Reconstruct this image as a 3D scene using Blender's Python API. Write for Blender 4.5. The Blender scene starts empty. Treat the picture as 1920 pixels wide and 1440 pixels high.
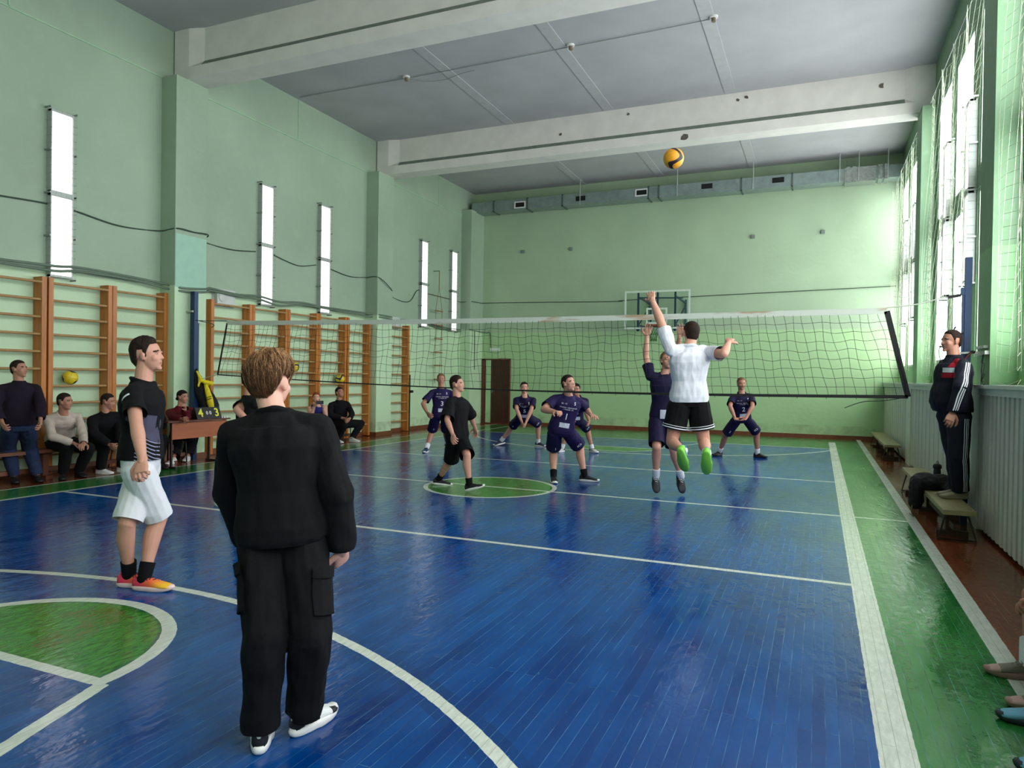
import bpy, bmesh, math, random
import numpy as np
from mathutils import Vector, Matrix, noise
from mathutils.bvhtree import BVHTree
random.seed(7)
S = bpy.context.scene
COL = S.collection
V = Vector
R = math.radians

# ------------------------------------------------------------------ camera
FPX, CAMH = 1326.0, 1.55
YAW, PITCH, ROLL = 0.4092, -0.0109, -0.0152
_cy, _sy, _cp, _sp, _cr, _sr = math.cos(YAW), math.sin(YAW), math.cos(PITCH), math.sin(PITCH), math.cos(ROLL), math.sin(ROLL)
_f = V((-_sy*_cp, _cy*_cp, _sp)); _r = V((_cy, _sy, 0)); _d = _f.cross(_r)
RT = _cr*_r + _sr*_d; DN = -_sr*_r + _cr*_d; FW = _f
cd = bpy.data.cameras.new('camera'); cam = bpy.data.objects.new('camera', cd); COL.objects.link(cam)
cd.sensor_fit = 'HORIZONTAL'; cd.sensor_width = 36; cd.lens = 36*FPX/1920
cd.clip_start = 0.05; cd.clip_end = 200
cam.matrix_world = Matrix(((RT.x, -DN.x, -FW.x, 0), (RT.y, -DN.y, -FW.y, 0), (RT.z, -DN.z, -FW.z, CAMH), (0, 0, 0, 1)))
S.camera = cam
CP = V((0, 0, CAMH))
def ray(px, py): return RT*((px-960)/FPX) + DN*((py-720)/FPX) + FW
def at_d(px, py, d): return CP + ray(px, py)*d
def at_z(px, py, z): r = ray(px, py); return CP + r*((z-CAMH)/r.z)
def at_y(px, py, y): r = ray(px, py); return CP + r*(y/r.y)
def at_x(px, py, x): r = ray(px, py); return CP + r*(x/r.x)

# ------------------------------------------------------------------ light and exposure
S.view_settings.view_transform = 'Standard'; S.view_settings.look = 'None'
S.view_settings.exposure = 0.0; S.view_settings.gamma = 1.0
try: S.view_settings.use_curve_mapping = False
except Exception: pass
SKY = 9.3
LAMP = 1.5
w = bpy.data.worlds.new('world'); S.world = w; w.use_nodes = True
bg = w.node_tree.nodes['Background']; bg.inputs[0].default_value = (0.93, 0.965, 1.0, 1); bg.inputs[1].default_value = SKY
S.cycles.max_bounces = 8; S.cycles.diffuse_bounces = 5; S.cycles.glossy_bounces = 4; S.cycles.transparent_max_bounces = 24
S.cycles.sample_clamp_indirect = 6; S.cycles.use_denoising = True
S.cycles.caustics_reflective = False; S.cycles.caustics_refractive = False

# room constants (metres)
XL, XR, YN, YB, ZC = -10.5, 1.9, -2.9, 20.9, 7.5
PXL, PXR, ZB = -10.15, 1.65, 6.62
BEAMS = [3.05, 9.05, 15.25]
BAYS = [(-2.5, 3.0), (3.6, 8.8), (9.6, 14.9), (15.6, 20.85)]
WIN_Z = [(1.9, 4.15), (4.43, 6.55)]
WINS = []
for b in (-2.25, 3.75, 9.75, 15.75):
    for a, c in ((0, 1.4), (1.85, 3.3), (3.65, 5.03)): WINS.append((b+a, b+c))
WINS = [(a, b) for a, b in WINS]
for i, (a, b) in enumerate(WINS):
    L = bpy.data.lights.new('window_portal', 'AREA'); L.shape = 'RECTANGLE'; L.size = b-a; L.size_y = 4.65
    L.cycles.is_portal = True
    o = bpy.data.objects.new('window_portal', L); COL.objects.link(o)
    o.location = (XR+0.14, (a+b)/2, (1.9+6.55)/2); o.rotation_euler = (R(90), 0, R(90))   # shines to -x

# ------------------------------------------------------------------ materials
def lin(c):
    return tuple(((x/255)/12.92 if x/255 <= 0.04045 else ((x/255+0.055)/1.055)**2.4) for x in c)
MATS = {}
def mat(name, rgb, rough=0.7, metal=0.0, var=0.08, scale=6.0, bump=0.0, bscale=40.0, spec=0.5, emit=0.0, stretch=(1, 1, 1), sheen=0.0):
    if name in MATS: return MATS[name]
    m = bpy.data.materials.new(name); m.use_nodes = True; nt = m.node_tree; N = nt.nodes; Lk = nt.links
    p = N['Principled BSDF']; c = lin(rgb)
    p.inputs['Roughness'].default_value = rough; p.inputs['Metallic'].default_value = metal
    p.inputs['Specular IOR Level'].default_value = spec
    p.inputs['Base Color'].default_value = (*c, 1)
    if sheen: p.inputs['Sheen Weight'].default_value = sheen
    if emit:
        p.inputs['Emission Color'].default_value = (*c, 1); p.inputs['Emission Strength'].default_value = emit
    if var or bump:
        tc = N.new('ShaderNodeTexCoord'); mp = N.new('ShaderNodeMapping'); mp.inputs['Scale'].default_value = stretch
        Lk.new(tc.outputs['Object'], mp.inputs['Vector'])
    if var:
        n = N.new('ShaderNodeTexNoise'); n.inputs['Scale'].default_value = scale; n.inputs['Detail'].default_value = 5
        Lk.new(mp.outputs[0], n.inputs['Vector'])
        r = N.new('ShaderNodeValToRGB'); r.color_ramp.elements[0].position = 0.3; r.color_ramp.elements[1].position = 0.7
        r.color_ramp.elements[0].color = (*[x*(1-var) for x in c], 1); r.color_ramp.elements[1].color = (*[min(1, x*(1+var)) for x in c], 1)
        Lk.new(n.outputs['Fac'], r.inputs[0]); Lk.new(r.outputs[0], p.inputs['Base Color'])
    if bump:
        n2 = N.new('ShaderNodeTexNoise'); n2.inputs['Scale'].default_value = bscale; n2.inputs['Detail'].default_value = 4
        Lk.new(mp.outputs[0], n2.inputs['Vector'])
        bp = N.new('ShaderNodeBump'); bp.inputs['Strength'].default_value = bump; bp.inputs['Distance'].default_value = 0.01
        Lk.new(n2.outputs['Fac'], bp.inputs['Height']); Lk.new(bp.outputs[0], p.inputs['Normal'])
    MATS[name] = m
    return m

class NT:
    """small helper for maths on object coordinates"""
    def __init__(s, m):
        s.nt = m.node_tree; s.N = s.nt.nodes; s.L = s.nt.links
    def m(s, op, a, b=None, c=None, clamp=False):
        n = s.N.new('ShaderNodeMath'); n.operation = op; n.use_clamp = clamp
        for i, v in enumerate((a, b, c)):
            if v is None: continue
            if isinstance(v, (int, float)): n.inputs[i].default_value = v
            else: s.L.new(v, n.inputs[i])
        return n.outputs[0]
    def mix(s, f, a, b):
        n = s.N.new('ShaderNodeMix'); n.data_type = 'RGBA'
        for i, v in ((0, f), (6, a), (7, b)):
            if isinstance(v, (int, float)): n.inputs[i].default_value = v
            elif isinstance(v, tuple): n.inputs[i].default_value = (*v[:3], 1)
            else: s.L.new(v, n.inputs[i])
        return n.outputs[2]
    def noise(s, vec, scale, detail=4, stretch=None, rough=0.5):
        n = s.N.new('ShaderNodeTexNoise'); n.inputs['Scale'].default_value = scale; n.inputs['Detail'].default_value = detail
        n.inputs['Roughness'].default_value = rough
        if stretch:
            mp = s.N.new('ShaderNodeMapping'); mp.inputs['Scale'].default_value = stretch; s.L.new(vec, mp.inputs['Vector']); vec = mp.outputs[0]
        s.L.new(vec, n.inputs['Vector']); return n.outputs['Fac']
    def ramp(s, f, lo, hi):
        n = s.N.new('ShaderNodeMapRange'); n.inputs[1].default_value = lo; n.inputs[2].default_value = hi; s.L.new(f, n.inputs[0]); return n.outputs[0]
    def near(s, v, c, hw):      # 1 where |v-c| < hw
        return s.m('COMPARE', v, c, hw)
    def gt(s, a, b): return s.m('GREATER_THAN', a, b)
    def lt(s, a, b): return s.m('LESS_THAN', a, b)
    def mul(s, *a):
        o = a[0]
        for x in a[1:]: o = s.m('MULTIPLY', o, x)
        return o
    def mx(s, *a):
        o = a[0]
        for x in a[1:]: o = s.m('MAXIMUM', o, x)
        return o

# ------------------------------------------------------------------ mesh helpers
class MB:
    def __init__(s): s.v = []; s.f = []; s.mi = []; s.sm = []
    def add(s, vs, fs, mi=0, smooth=False):
        o = len(s.v); s.v += [tuple(v) for v in vs]
        for f in fs: s.f.append(tuple(i+o for i in f)); s.mi.append(mi); s.sm.append(smooth)
    def box(s, a, b, mi=0):
        (x0, y0, z0), (x1, y1, z1) = a, b
        x0, x1 = min(x0, x1), max(x0, x1); y0, y1 = min(y0, y1), max(y0, y1); z0, z1 = min(z0, z1), max(z0, z1)
        s.add([(x0, y0, z0), (x1, y0, z0), (x1, y1, z0), (x0, y1, z0), (x0, y0, z1), (x1, y0, z1), (x1, y1, z1), (x0, y1, z1)],
              [(0, 3, 2, 1), (4, 5, 6, 7), (0, 1, 5, 4), (1, 2, 6, 5), (2, 3, 7, 6), (3, 0, 4, 7)], mi)
    def bar(s, p, q, w, h, up=V((0, 0, 1)), mi=0):
        p, q = V(p), V(q); d = (q-p).normalized(); a = d.cross(up)
        if a.length < 1e-4: a = d.cross(V((1, 0, 0)))
        a.normalize(); b = a.cross(d).normalized(); a = a*w/2; b = b*h/2
        vs = [p-a-b, p+a-b, p+a+b, p-a+b, q-a-b, q+a-b, q+a+b, q-a+b]
        s.add(vs, [(0, 1, 2, 3), (7, 6, 5, 4), (0, 4, 5, 1), (1, 5, 6, 2), (2, 6, 7, 3), (3, 7, 4, 0)], mi)
    def tube(s, pts, r, n=8, mi=0, caps=True, smooth=True):
        pts = [V(p) for p in pts]; m = len(pts); rs = r if isinstance(r, (list, tuple)) else [r]*m
        vs = []; pa = None
        for i, p in enumerate(pts):
            d = (pts[min(i+1, m-1)]-pts[max(i-1, 0)]).normalized()
            if pa is None:
                pa = d.cross(V((0, 0, 1)))
                if pa.length < 0.05: pa = d.cross(V((0, 1, 0)))
            pa = (pa - d*pa.dot(d)).normalized(); pb = d.cross(pa)
            for k in range(n):
                t = 2*math.pi*k/n; vs.append(p + (pa*math.cos(t)+pb*math.sin(t))*rs[i])
        fs = [(i*n+k, i*n+(k+1) % n, (i+1)*n+(k+1) % n, (i+1)*n+k) for i in range(m-1) for k in range(n)]
        s.add(vs, fs, mi, smooth)
        if caps: s.add(vs[:n], [tuple(reversed(range(n)))], mi); s.add(vs[-n:], [tuple(range(n))], mi)
    def ell(s, c, rad, axes=None, n=16, m=10, mi=0, smooth=True, deform=None):
        c = V(c); ax = axes or (V((1, 0, 0)), V((0, 1, 0)), V((0, 0, 1))); vs = []
        if isinstance(rad, (int, float)): rad = (rad,)*3
        for j in range(1, m):
            ph = math.pi*j/m
            for k in range(n):
                t = 2*math.pi*k/n
                vs.append(c + ax[0]*(rad[0]*math.sin(ph)*math.cos(t)) + ax[1]*(rad[1]*math.sin(ph)*math.sin(t)) + ax[2]*(rad[2]*math.cos(ph)))
        top = len(vs); vs.append(c+ax[2]*rad[2]); bot = top+1; vs.append(c-ax[2]*rad[2])
        fs = [(j*n+k, (j+1)*n+k, (j+1)*n+(k+1) % n, j*n+(k+1) % n) for j in range(m-2) for k in range(n)]
        fs += [(top, k, (k+1) % n) for k in range(n)] + [(bot, (m-2)*n+(k+1) % n, (m-2)*n+k) for k in range(n)]
        s.add(vs, fs, mi, smooth)
    def loft(s, secs, n=20, mi=0, smooth=True, caps=True, ex=2.0):
        """secs: (centre, right, forward, half width, half depth)"""
        vs = []
        for c, a, b, ra, rb in secs:
            for k in range(n):
                t = 2*math.pi*k/n; ct, st = math.cos(t), math.sin(t)
                vs.append(V(c) + a*(ra*math.copysign(abs(ct)**(2/ex), ct)) + b*(rb*math.copysign(abs(st)**(2/ex), st)))
        m = len(secs)
        fs = [(i*n+k, i*n+(k+1) % n, (i+1)*n+(k+1) % n, (i+1)*n+k) for i in range(m-1) for k in range(n)]
        if caps: fs += [tuple(reversed(range(n))), tuple(range((m-1)*n, m*n))]
        s.add(vs, fs, mi, smooth)
    def cone(s, p, q, r0, r1, flat0=False, flat1=False, n=14):
        """capsule; a flat end stops at the point, a round end goes past it"""
        p, q = V(p), V(q); d = (q-p)
        if d.length < 1e-5: return
        L = d.length; d = d/L; pts = []; rs = []
        if flat0: pts += [p]; rs += [r0]
        else:
            for a in (85, 60, 30): pts.append(p-d*r0*math.sin(R(a))); rs.append(r0*math.cos(R(a)))
            pts.append(p); rs.append(r0)
        for t in (.33, .66): pts.append(p+d*L*t); rs.append(r0+(r1-r0)*t)
        pts.append(q); rs.append(r1)
        if not flat1:
            for a in (30, 60, 85): pts.append(q+d*r1*math.sin(R(a))); rs.append(r1*math.cos(R(a)))
        s.tube(pts, rs, n)
    def build(s, name, mats, parent=None, link=True):
        me = bpy.data.meshes.new(name); me.from_pydata(s.v, [], s.f)
        if not isinstance(mats, (list, tuple)): mats = [mats]
        for m in mats: me.materials.append(m)
        me.polygons.foreach_set('material_index', s.mi); me.polygons.foreach_set('use_smooth', s.sm)
        me.update()
        o = bpy.data.objects.new(name, me)
        if link: COL.objects.link(o)
        if parent: o.parent = parent
        return o

def thing(name, label, cat, loc=(0, 0, 0), group=None):
    o = bpy.data.objects.new(name, None); COL.objects.link(o); o.location = loc; o.empty_display_size = 0.1
    o['label'] = label; o['category'] = cat
    if group: o['group'] = group
    return o
def tag(o, label, cat, group=None, kind=None):
    o['label'] = label; o['category'] = cat
    if group: o['group'] = group
    if kind: o['kind'] = kind
    return o
def part(mb, name, m, root):
    """build a part given in world coordinates under a root that has a location"""
    o = mb.build(name, m); o.parent = root
    o.matrix_parent_inverse = Matrix.Translation(-V(root.location)); return o
def struct(mb, name, m, label=None, cat=None):
    o = mb.build(name, m); o['kind'] = 'structure'
    if label: o['label'] = label
    if cat: o['category'] = cat
    return o
def dup(root, loc, label):
    r = root.copy(); COL.objects.link(r); r.location = loc; r['label'] = label
    for ch in list(root.children):
        c = ch.copy(); COL.objects.link(c); c.parent = r
        for g in list(ch.children):
            d = g.copy(); COL.objects.link(d); d.parent = c
    return r

# ------------------------------------------------------------------ wall paint
def wall_paint(name, z0=3.02, low=(194, 220, 182), high=(156, 176, 152), wob=0.0):
    m = bpy.data.materials.new(name); m.use_nodes = True; t = NT(m); p = t.N['Principled BSDF']
    tc = t.N.new('ShaderNodeTexCoord'); o = tc.outputs['Object']; sp = t.N.new('ShaderNodeSeparateXYZ'); t.L.new(o, sp.inputs[0])
    n1 = t.noise(o, 0.7, 6); n2 = t.noise(o, 5, 6); n3 = t.noise(o, 60, 3)
    lo = t.mix(t.ramp(n1, .3, .7), tuple(x*.93 for x in lin(low)), tuple(x*1.06 for x in lin(low)))
    hi = t.mix(t.ramp(n1, .3, .7), tuple(x*.90 for x in lin(high)), tuple(x*1.08 for x in lin(high)))
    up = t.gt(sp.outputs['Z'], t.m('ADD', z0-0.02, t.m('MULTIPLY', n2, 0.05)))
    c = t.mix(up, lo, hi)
    c = t.mix(t.m('MULTIPLY', t.ramp(n2, .55, .75), 0.18), c, lin((178, 200, 172)))
    dirt = t.mul(t.lt(sp.outputs['Z'], 0.35), t.ramp(n2, .4, .7))
    c = t.mix(t.m('MULTIPLY', dirt, .5), c, lin((120, 140, 95)))
    t.L.new(c, p.inputs['Base Color']); p.inputs['Roughness'].default_value = .55
    bp = t.N.new('ShaderNodeBump'); bp.inputs['Strength'].default_value = .25; bp.inputs['Distance'].default_value = .02
    h = t.m('ADD', t.noise(o, 9, 5), t.m('MULTIPLY', n3, .3)); t.L.new(h, bp.inputs['Height']); t.L.new(bp.outputs[0], p.inputs['Normal'])
    return m
GREEN = wall_paint('green_wall_paint')
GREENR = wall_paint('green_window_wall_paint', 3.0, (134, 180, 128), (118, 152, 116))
GREENB = wall_paint('green_back_wall_paint', 2.95, (172, 206, 154), (168, 190, 158))
CEIL = mat('whitewashed_ceiling', (177, 176, 178), .9, var=.07, scale=1.2, bump=.15, bscale=8)
BEAMM = mat('whitewashed_concrete', (226, 222, 214), .9, var=.06, scale=3, bump=.2, bscale=14)
DUSTM = mat('dusty_grey_ledge', (128, 138, 126), .95, var=.15, scale=9)
WOODB = mat('brown_skirting_paint', (108, 62, 38), .45, var=.2, scale=8)
WHITEP = mat('white_window_paint', (225, 226, 222), .5, var=.04)

# ------------------------------------------------------------------ floor
fm = bpy.data.materials.new('painted_court_boards'); fm.use_nodes = True; t = NT(fm); p = t.N['Principled BSDF']
tc = t.N.new('ShaderNodeTexCoord'); O = tc.outputs['Object']; sp = t.N.new('ShaderNodeSeparateXYZ'); t.L.new(O, sp.inputs[0])
wn = t.m('MULTIPLY', t.m('SUBTRACT', t.noise(O, 14, 3), .5), .010)
X = t.m('ADD', sp.outputs['X'], wn); Y = t.m('ADD', sp.outputs['Y'], wn)
# boards
mp = t.N.new('ShaderNodeMapping'); mp.inputs['Rotation'].default_value = (0, 0, R(90)); t.L.new(O, mp.inputs['Vector'])
br = t.N.new('ShaderNodeTexBrick'); br.offset = .37; br.inputs['Scale'].default_value = 1; br.inputs['Brick Width'].default_value = 1.7
br.inputs['Row Height'].default_value = .055; br.inputs['Mortar Size'].default_value = .0016; br.inputs['Mortar Smooth'].default_value = .3
br.inputs['Color1'].default_value = (0, 0, 0, 1); br.inputs['Color2'].default_value = (1, 1, 1, 1); br.inputs['Mortar'].default_value = (.5, .5, .5, 1)
t.L.new(mp.outputs[0], br.inputs['Vector'])
bw = t.N.new('ShaderNodeRGBToBW'); t.L.new(br.outputs['Color'], bw.inputs[0]); BV = bw.outputs[0]; MT = br.outputs['Fac']
big = t.noise(O, .55, 5); mid = t.noise(O, 3.2, 6, (1.6, .5, 1)); fine = t.noise(O, 26, 5, (1.5, .35, 1), .7)
mixv = t.m('ADD', t.m('ADD', t.m('MULTIPLY', BV, .13), t.m('MULTIPLY', big, .75)), t.m('MULTIPLY', mid, .45))
f1 = t.ramp(mixv, .42, .95)
blue = t.mix(f1, lin((0, 38, 100)), lin((0, 86, 160)))
green = t.mix(f1, lin((18, 84, 34)), lin((52, 132, 58)))
brown = t.mix(f1, lin((92, 44, 26)), lin((146, 74, 44)))
XLs, XRs, XO, XOL = -8.79, .33, .99, -9.52
Y0, Y1, Y2, Y3, Y4 = 0.15, 5.97, 8.97, 11.93, 17.75
def circ(cx, cy):
    dx = t.m('SUBTRACT', X, cx); dy = t.m('SUBTRACT', Y, cy)
    return t.m('SQRT', t.m('ADD', t.m('MULTIPLY', dx, dx), t.m('MULTIPLY', dy, dy)))
CX = -4.2
dc = circ(CX, Y2); dn = circ(CX+.05, 2.40); dfar = circ(CX+.1, 15.5)
d3n = circ(-4.17, -1.12); d3f = circ(-4.15, 19.0)
inb = t.mul(t.gt(X, XLs), t.lt(X, XRs), t.gt(Y, Y0), t.lt(Y, Y4))
col = t.mix(inb, green, blue)
gc = t.mx(t.lt(dc, .88), t.mul(t.lt(dn, .88), t.gt(Y, 2.40)), t.mul(t.lt(dfar, .88), t.lt(Y, 15.5)))
green2 = t.mix(t.ramp(fine, .35, .7), lin((20, 92, 22)), lin((70, 150, 50)))
redish = t.mul(t.gt(t.noise(O, 2.1, 4), .60), t.gt(fine, .52))
green2 = t.mix(t.m('MULTIPLY', redish, .7), green2, lin((110, 62, 30)))
col = t.mix(gc, col, green2)
outside = t.mx(t.gt(X, XO), t.lt(X, XOL), t.gt(Y, 20.62))
col = t.mix(outside, col, brown)
inx = t.mul(t.gt(X, XLs-.05), t.lt(X, XRs+.05))
L1 = t.mul(inx, t.mx(t.near(Y, Y1, .033), t.near(Y, Y3, .03), t.near(Y, Y4, .03)))
L2 = t.mul(t.near(Y, Y2, .03), t.lt(X, XO), t.gt(X, XLs))
L3 = t.mul(t.near(X, XRs, .075), t.lt(Y, 19.6)); L4 = t.mx(t.near(X, XLs, .035), t.near(X, XO, .055), t.near(X, XOL, .025))
L5 = t.mul(inb, t.mx(t.near(d3n, 4.79, .035), t.near(d3f, 4.72, .035)))
L6 = t.mx(t.near(dc, .9, .032), t.mul(t.near(dn, .9, .042), t.gt(Y, 2.37)), t.mul(t.near(dfar, .9, .03), t.lt(Y, 15.53)))
L7 = t.mul(t.near(X, CX, .93), t.mx(t.near(Y, 2.40, .035), t.near(Y, 15.5, .03)))
ln = t.m('SUBTRACT', 2.40, Y)
kx = t.m('ABSOLUTE', t.m('SUBTRACT', X, CX+.05))
L8 = t.mul(t.near(t.m('SUBTRACT', kx, t.m('MULTIPLY', ln, .33)), .93, .042), t.gt(ln, 0), t.gt(Y, Y0))
lf = t.m('SUBTRACT', Y, 15.5)
L9 = t.mul(t.near(t.m('SUBTRACT', kx, t.m('MULTIPLY', lf, .33)), .90, .03), t.gt(lf, 0), t.lt(Y, Y4))
lines = t.mx(L1, L2, L3, L4, L5, L6, L7, L8, L9)
white = t.mix(t.ramp(fine, .4, .75), lin((196, 202, 190)), lin((226, 230, 218)))
# darker repainted band beside the arcs
halo = t.mul(inb, t.mx(t.near(d3n, 4.79, .10), t.mul(t.near(dn, .95, .11), t.gt(Y, 2.1))))
col = t.mix(t.m('MULTIPLY', halo, t.m('MULTIPLY', t.ramp(mid, .35, .6), .55)), col, lin((8, 48, 98)))
# worn board edges and dark joints
edge = t.mul(MT, t.ramp(t.noise(O, 4, 5, (9, .8, 1)), .42, .62))
col = t.mix(t.m('MULTIPLY', edge, .7), col, t.mix(outside, t.mix(.42, col, lin((130, 200, 235))), t.mix(.12, col, lin((190, 180, 160)))))
col = t.mix(t.m('MULTIPLY', t.mul(MT, t.m('SUBTRACT', 1, t.ramp(t.noise(O, 4, 5, (9, .8, 1)), .42, .62))), .3), col, lin((8, 30, 52)))
speck = t.ramp(t.noise(O, 34, 4, (1, .5, 1), .75), .66, .74)
col = t.mix(t.m('MULTIPLY', speck, .4), col, lin((96, 160, 190)))
col = t.mix(lines, col, white)
col = t.mix(t.m('MULTIPLY', t.mul(lines, MT), .5), col, lin((110, 110, 96)))
t.L.new(col, p.inputs['Base Color'])
rg = t.m('ADD', .10, t.m('MULTIPLY', t.ramp(mid, .3, .8), .16)); t.L.new(rg, p.inputs['Roughness'])
p.inputs['Specular IOR Level'].default_value = .36
h = t.m('ADD', t.m('ADD', t.m('MULTIPLY', t.noise(O, 9, 3, (1.6, .9, 1)), 1.0), t.m('MULTIPLY', t.noise(O, 40, 2, (1, .5, 1)), .12)), t.m('ADD', t.m('MULTIPLY', MT, -.25), t.m('MULTIPLY', BV, .10)))
bp = t.N.new('ShaderNodeBump'); bp.inputs['Strength'].default_value = .33; bp.inputs['Distance'].default_value = .012
t.L.new(h, bp.inputs['Height']); t.L.new(bp.outputs[0], p.inputs['Normal'])
mb = MB(); mb.box((XL-.3, YN-.3, -.2), (XR+.3, YB+.3, 0)); struct(mb, 'floor', fm)

# ------------------------------------------------------------------ ceiling, beams
mb = MB(); mb.box((XL-.3, YN-.3, ZC), (XR+.3, YB+.3, ZC+.25)); struct(mb, 'ceiling', CEIL)
mb = MB()
seam = [(-6.9, 1), (-4.5, 1), (-1.9, 1)]
for x, _ in seam:
    for y0, y1 in ((YN, 3.05), (3.6, 9.05), (9.6, 15.25), (15.75, 20.9)): mb.box((x, y0, ZC-.012), (x+.22, y1, ZC+.01))
struct(mb, 'trim_1', mat('ceiling_joint_plaster', (181, 180, 181), .9, var=.05))
for i, y in enumerate(BEAMS):
    yb = y+.44; mb = MB()
    xa, xb = XL+.03, XR
    ym = (y+yb)/2
    prof = [(y, ZB), (y, ZB+.21), (y+.085, ZB+.31), (y+.085, ZC), (yb-.085, ZC), (yb-.085, ZB+.31), (yb, ZB+.21), (yb, ZB)]
    x0, x1 = xa+.62, xb-.5
    vs = [(x0, a, b) for a, b in prof]+[(x1, a, b) for a, b in prof]; n = len(prof)
    for k in range(n):
        mb.add([vs[k], vs[(k+1) % n], vs[n+(k+1) % n], vs[n+k]], [(0, 3, 2, 1)], 1 if k in (1, 5) else 0)
    # thick end blocks with slanted facets
    for xe, sg in ((xa, 1), (xb, -1)):
        e1 = xe+sg*.34; e2 = x0 if sg > 0 else x1
        full = [(y, ZB), (y, ZB+.21), (y, ZB+.31), (y, ZC), (yb, ZC), (yb, ZB+.31), (yb, ZB+.21), (yb, ZB)]
        a = [(xe, p_, q_) for p_, q_ in full]; b = [(e1, p_, q_) for p_, q_ in full]; c = [(e2, p_, q_) for p_, q_ in prof]
        for A, B in ((a, b), (b, c)):
            for k in range(n):
                q = [A[k], A[(k+1) % n], B[(k+1) % n], B[k]]
                mb.add(q, [(0, 1, 2, 3) if sg < 0 else (0, 3, 2, 1)], 0)
    struct(mb, 'trim_%d' % (i+2), [BEAMM, DUSTM])
# flaked-off spots on the far beam
mb = MB()
for px, py, s_ in ((1178, 214, .05), (1383, 187, .05), (1400, 182, .05), (1652, 161, .07), (1284, 258, .12), (1051, 252, .05), (742, 302, .06)):
    c = at_y(px, py, BEAMS[2]+(.08 if py not in (258,) else -.004)); k = 7
    if c.z < ZB+.25: c.y = BEAMS[2]-.002
    vs = []
    for j in range(k):
        a = 2*math.pi*j/k; r_ = s_*random.uniform(.5, 1.1); vs.append((c.x+r_*math.cos(a), c.y-.003, c.z+r_*.8*math.sin(a)))
    vs += [(a, b+.01, c_) for a, b, c_ in vs]
    mb.add(vs, [tuple(range(k)), tuple(range(2*k-1, k-1, -1))]+[(j, j+k, (j+1) % k+k, (j+1) % k) for j in range(k)], 0)
struct(mb, 'trim_5', mat('exposed_dark_concrete', (96, 90, 80), .95, var=.2, scale=20))

# ------------------------------------------------------------------ walls
mb = MB()
mb.box((XL-.3, YN, 0), (XL, YB, ZC))
struct(mb, 'wall_left', GREEN)
mb = MB()   # pillars of the left wall
for y in (2.8, 8.82, 14.87): mb.box((XL-.01, y, 0), (PXL, y+.68, ZB))
mb.box((XL-.01, 20.0, 0), (PXL, YB, 6.8))
struct(mb, 'wall_left_pillars', GREEN, 'green painted pillars standing out from the left wall', 'pillar')
mb = MB()
mb.box((PXL-.001, 8.83, 3.0), (PXL+.004, 9.49, 3.92)); struct(mb, 'trim_6', mat('pale_mint_patch', (160, 200, 178), .6, var=.05))
mb = MB()
for a, b in ((YN, 2.8), (3.5, 8.83), (9.5, 14.88), (15.55, 20.0)): mb.box((XL-.01, a, ZB-.012), (XL+.012, b, ZB+.012))
for y in (0.3, 6.3, 12.3, 18.5): mb.box((XL-.01, y-.009, ZB), (XL+.012, y+.009, ZC))
mb.box((XL-.01, 19.9, 0), (XL+.01, 19.912, ZB))
struct(mb, 'trim_7', mat('wall_seam_plaster', (158, 190, 156), .8, var=.1))
mb = MB(); mb.box((XL-.3, YB, 0), (XR+.3, YB+.3, ZC)); struct(mb, 'wall_back', GREENB)
mb = MB(); mb.box((XL-.3, YN-.3, 0), (XR+.3, YN, ZC)); struct(mb, 'wall_front', GREEN)
# right wall with window openings
mb = MB()
ys = [YN] + [v for ab in WINS for v in ab] + [YB]
for i in range(0, len(ys), 2): mb.box((XR, ys[i], 0), (XR+.1, ys[i+1], ZC))
for a, b in WINS:
    mb.box((XR, a, 0), (XR+.1, b, 1.9)); mb.box((XR, a, 4.15), (XR+.1, b, 4.43)); mb.box((XR, a, 6.55), (XR+.1, b, ZC))
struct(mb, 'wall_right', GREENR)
mb = MB()
for y in (2.9, 8.85, 14.9): mb.box((PXR, y, 0), (XR+.01, y+.66, ZB))
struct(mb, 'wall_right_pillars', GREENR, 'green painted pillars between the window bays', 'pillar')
pane = bpy.data.materials.new('window_glass'); pane.use_nodes = True; t = NT(pane)
for n in list(t.N):
    if n.type == 'BSDF_PRINCIPLED': t.N.remove(n)
tr = t.N.new('ShaderNodeBsdfTransparent'); tr.inputs[0].default_value = (.97, .98, .97, 1)
gl = t.N.new('ShaderNodeBsdfGlossy'); gl.inputs['Roughness'].default_value = .05; mx = t.N.new('ShaderNodeMixShader'); mx.inputs[0].default_value = .06
t.L.new(tr.outputs[0], mx.inputs[1]); t.L.new(gl.outputs[0], mx.inputs[2]); t.L.new(mx.outputs[0], t.N['Material Output'].inputs[0])
wi = 1
for a, b in WINS:
    for z0, z1 in WIN_Z:
        mb = MB(); x = XR+.02
        for p0, p1 in (((x, a, z0), (x+.06, b, z0+.05)), ((x, a, z1-.05), (x+.06, b, z1)), ((x, a, z0+.05), (x+.06, a+.05, z1-.05)), ((x, b-.05, z0+.05), (x+.06, b, z1-.05))): mb.box(p0, p1)
        o = struct(mb, 'window_%d' % wi, WHITEP); g = MB(); g.box((x+.025, a+.05, z0+.05), (x+.033, b-.05, z1-.05)); g.build('glass', pane, o); wi += 1

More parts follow.
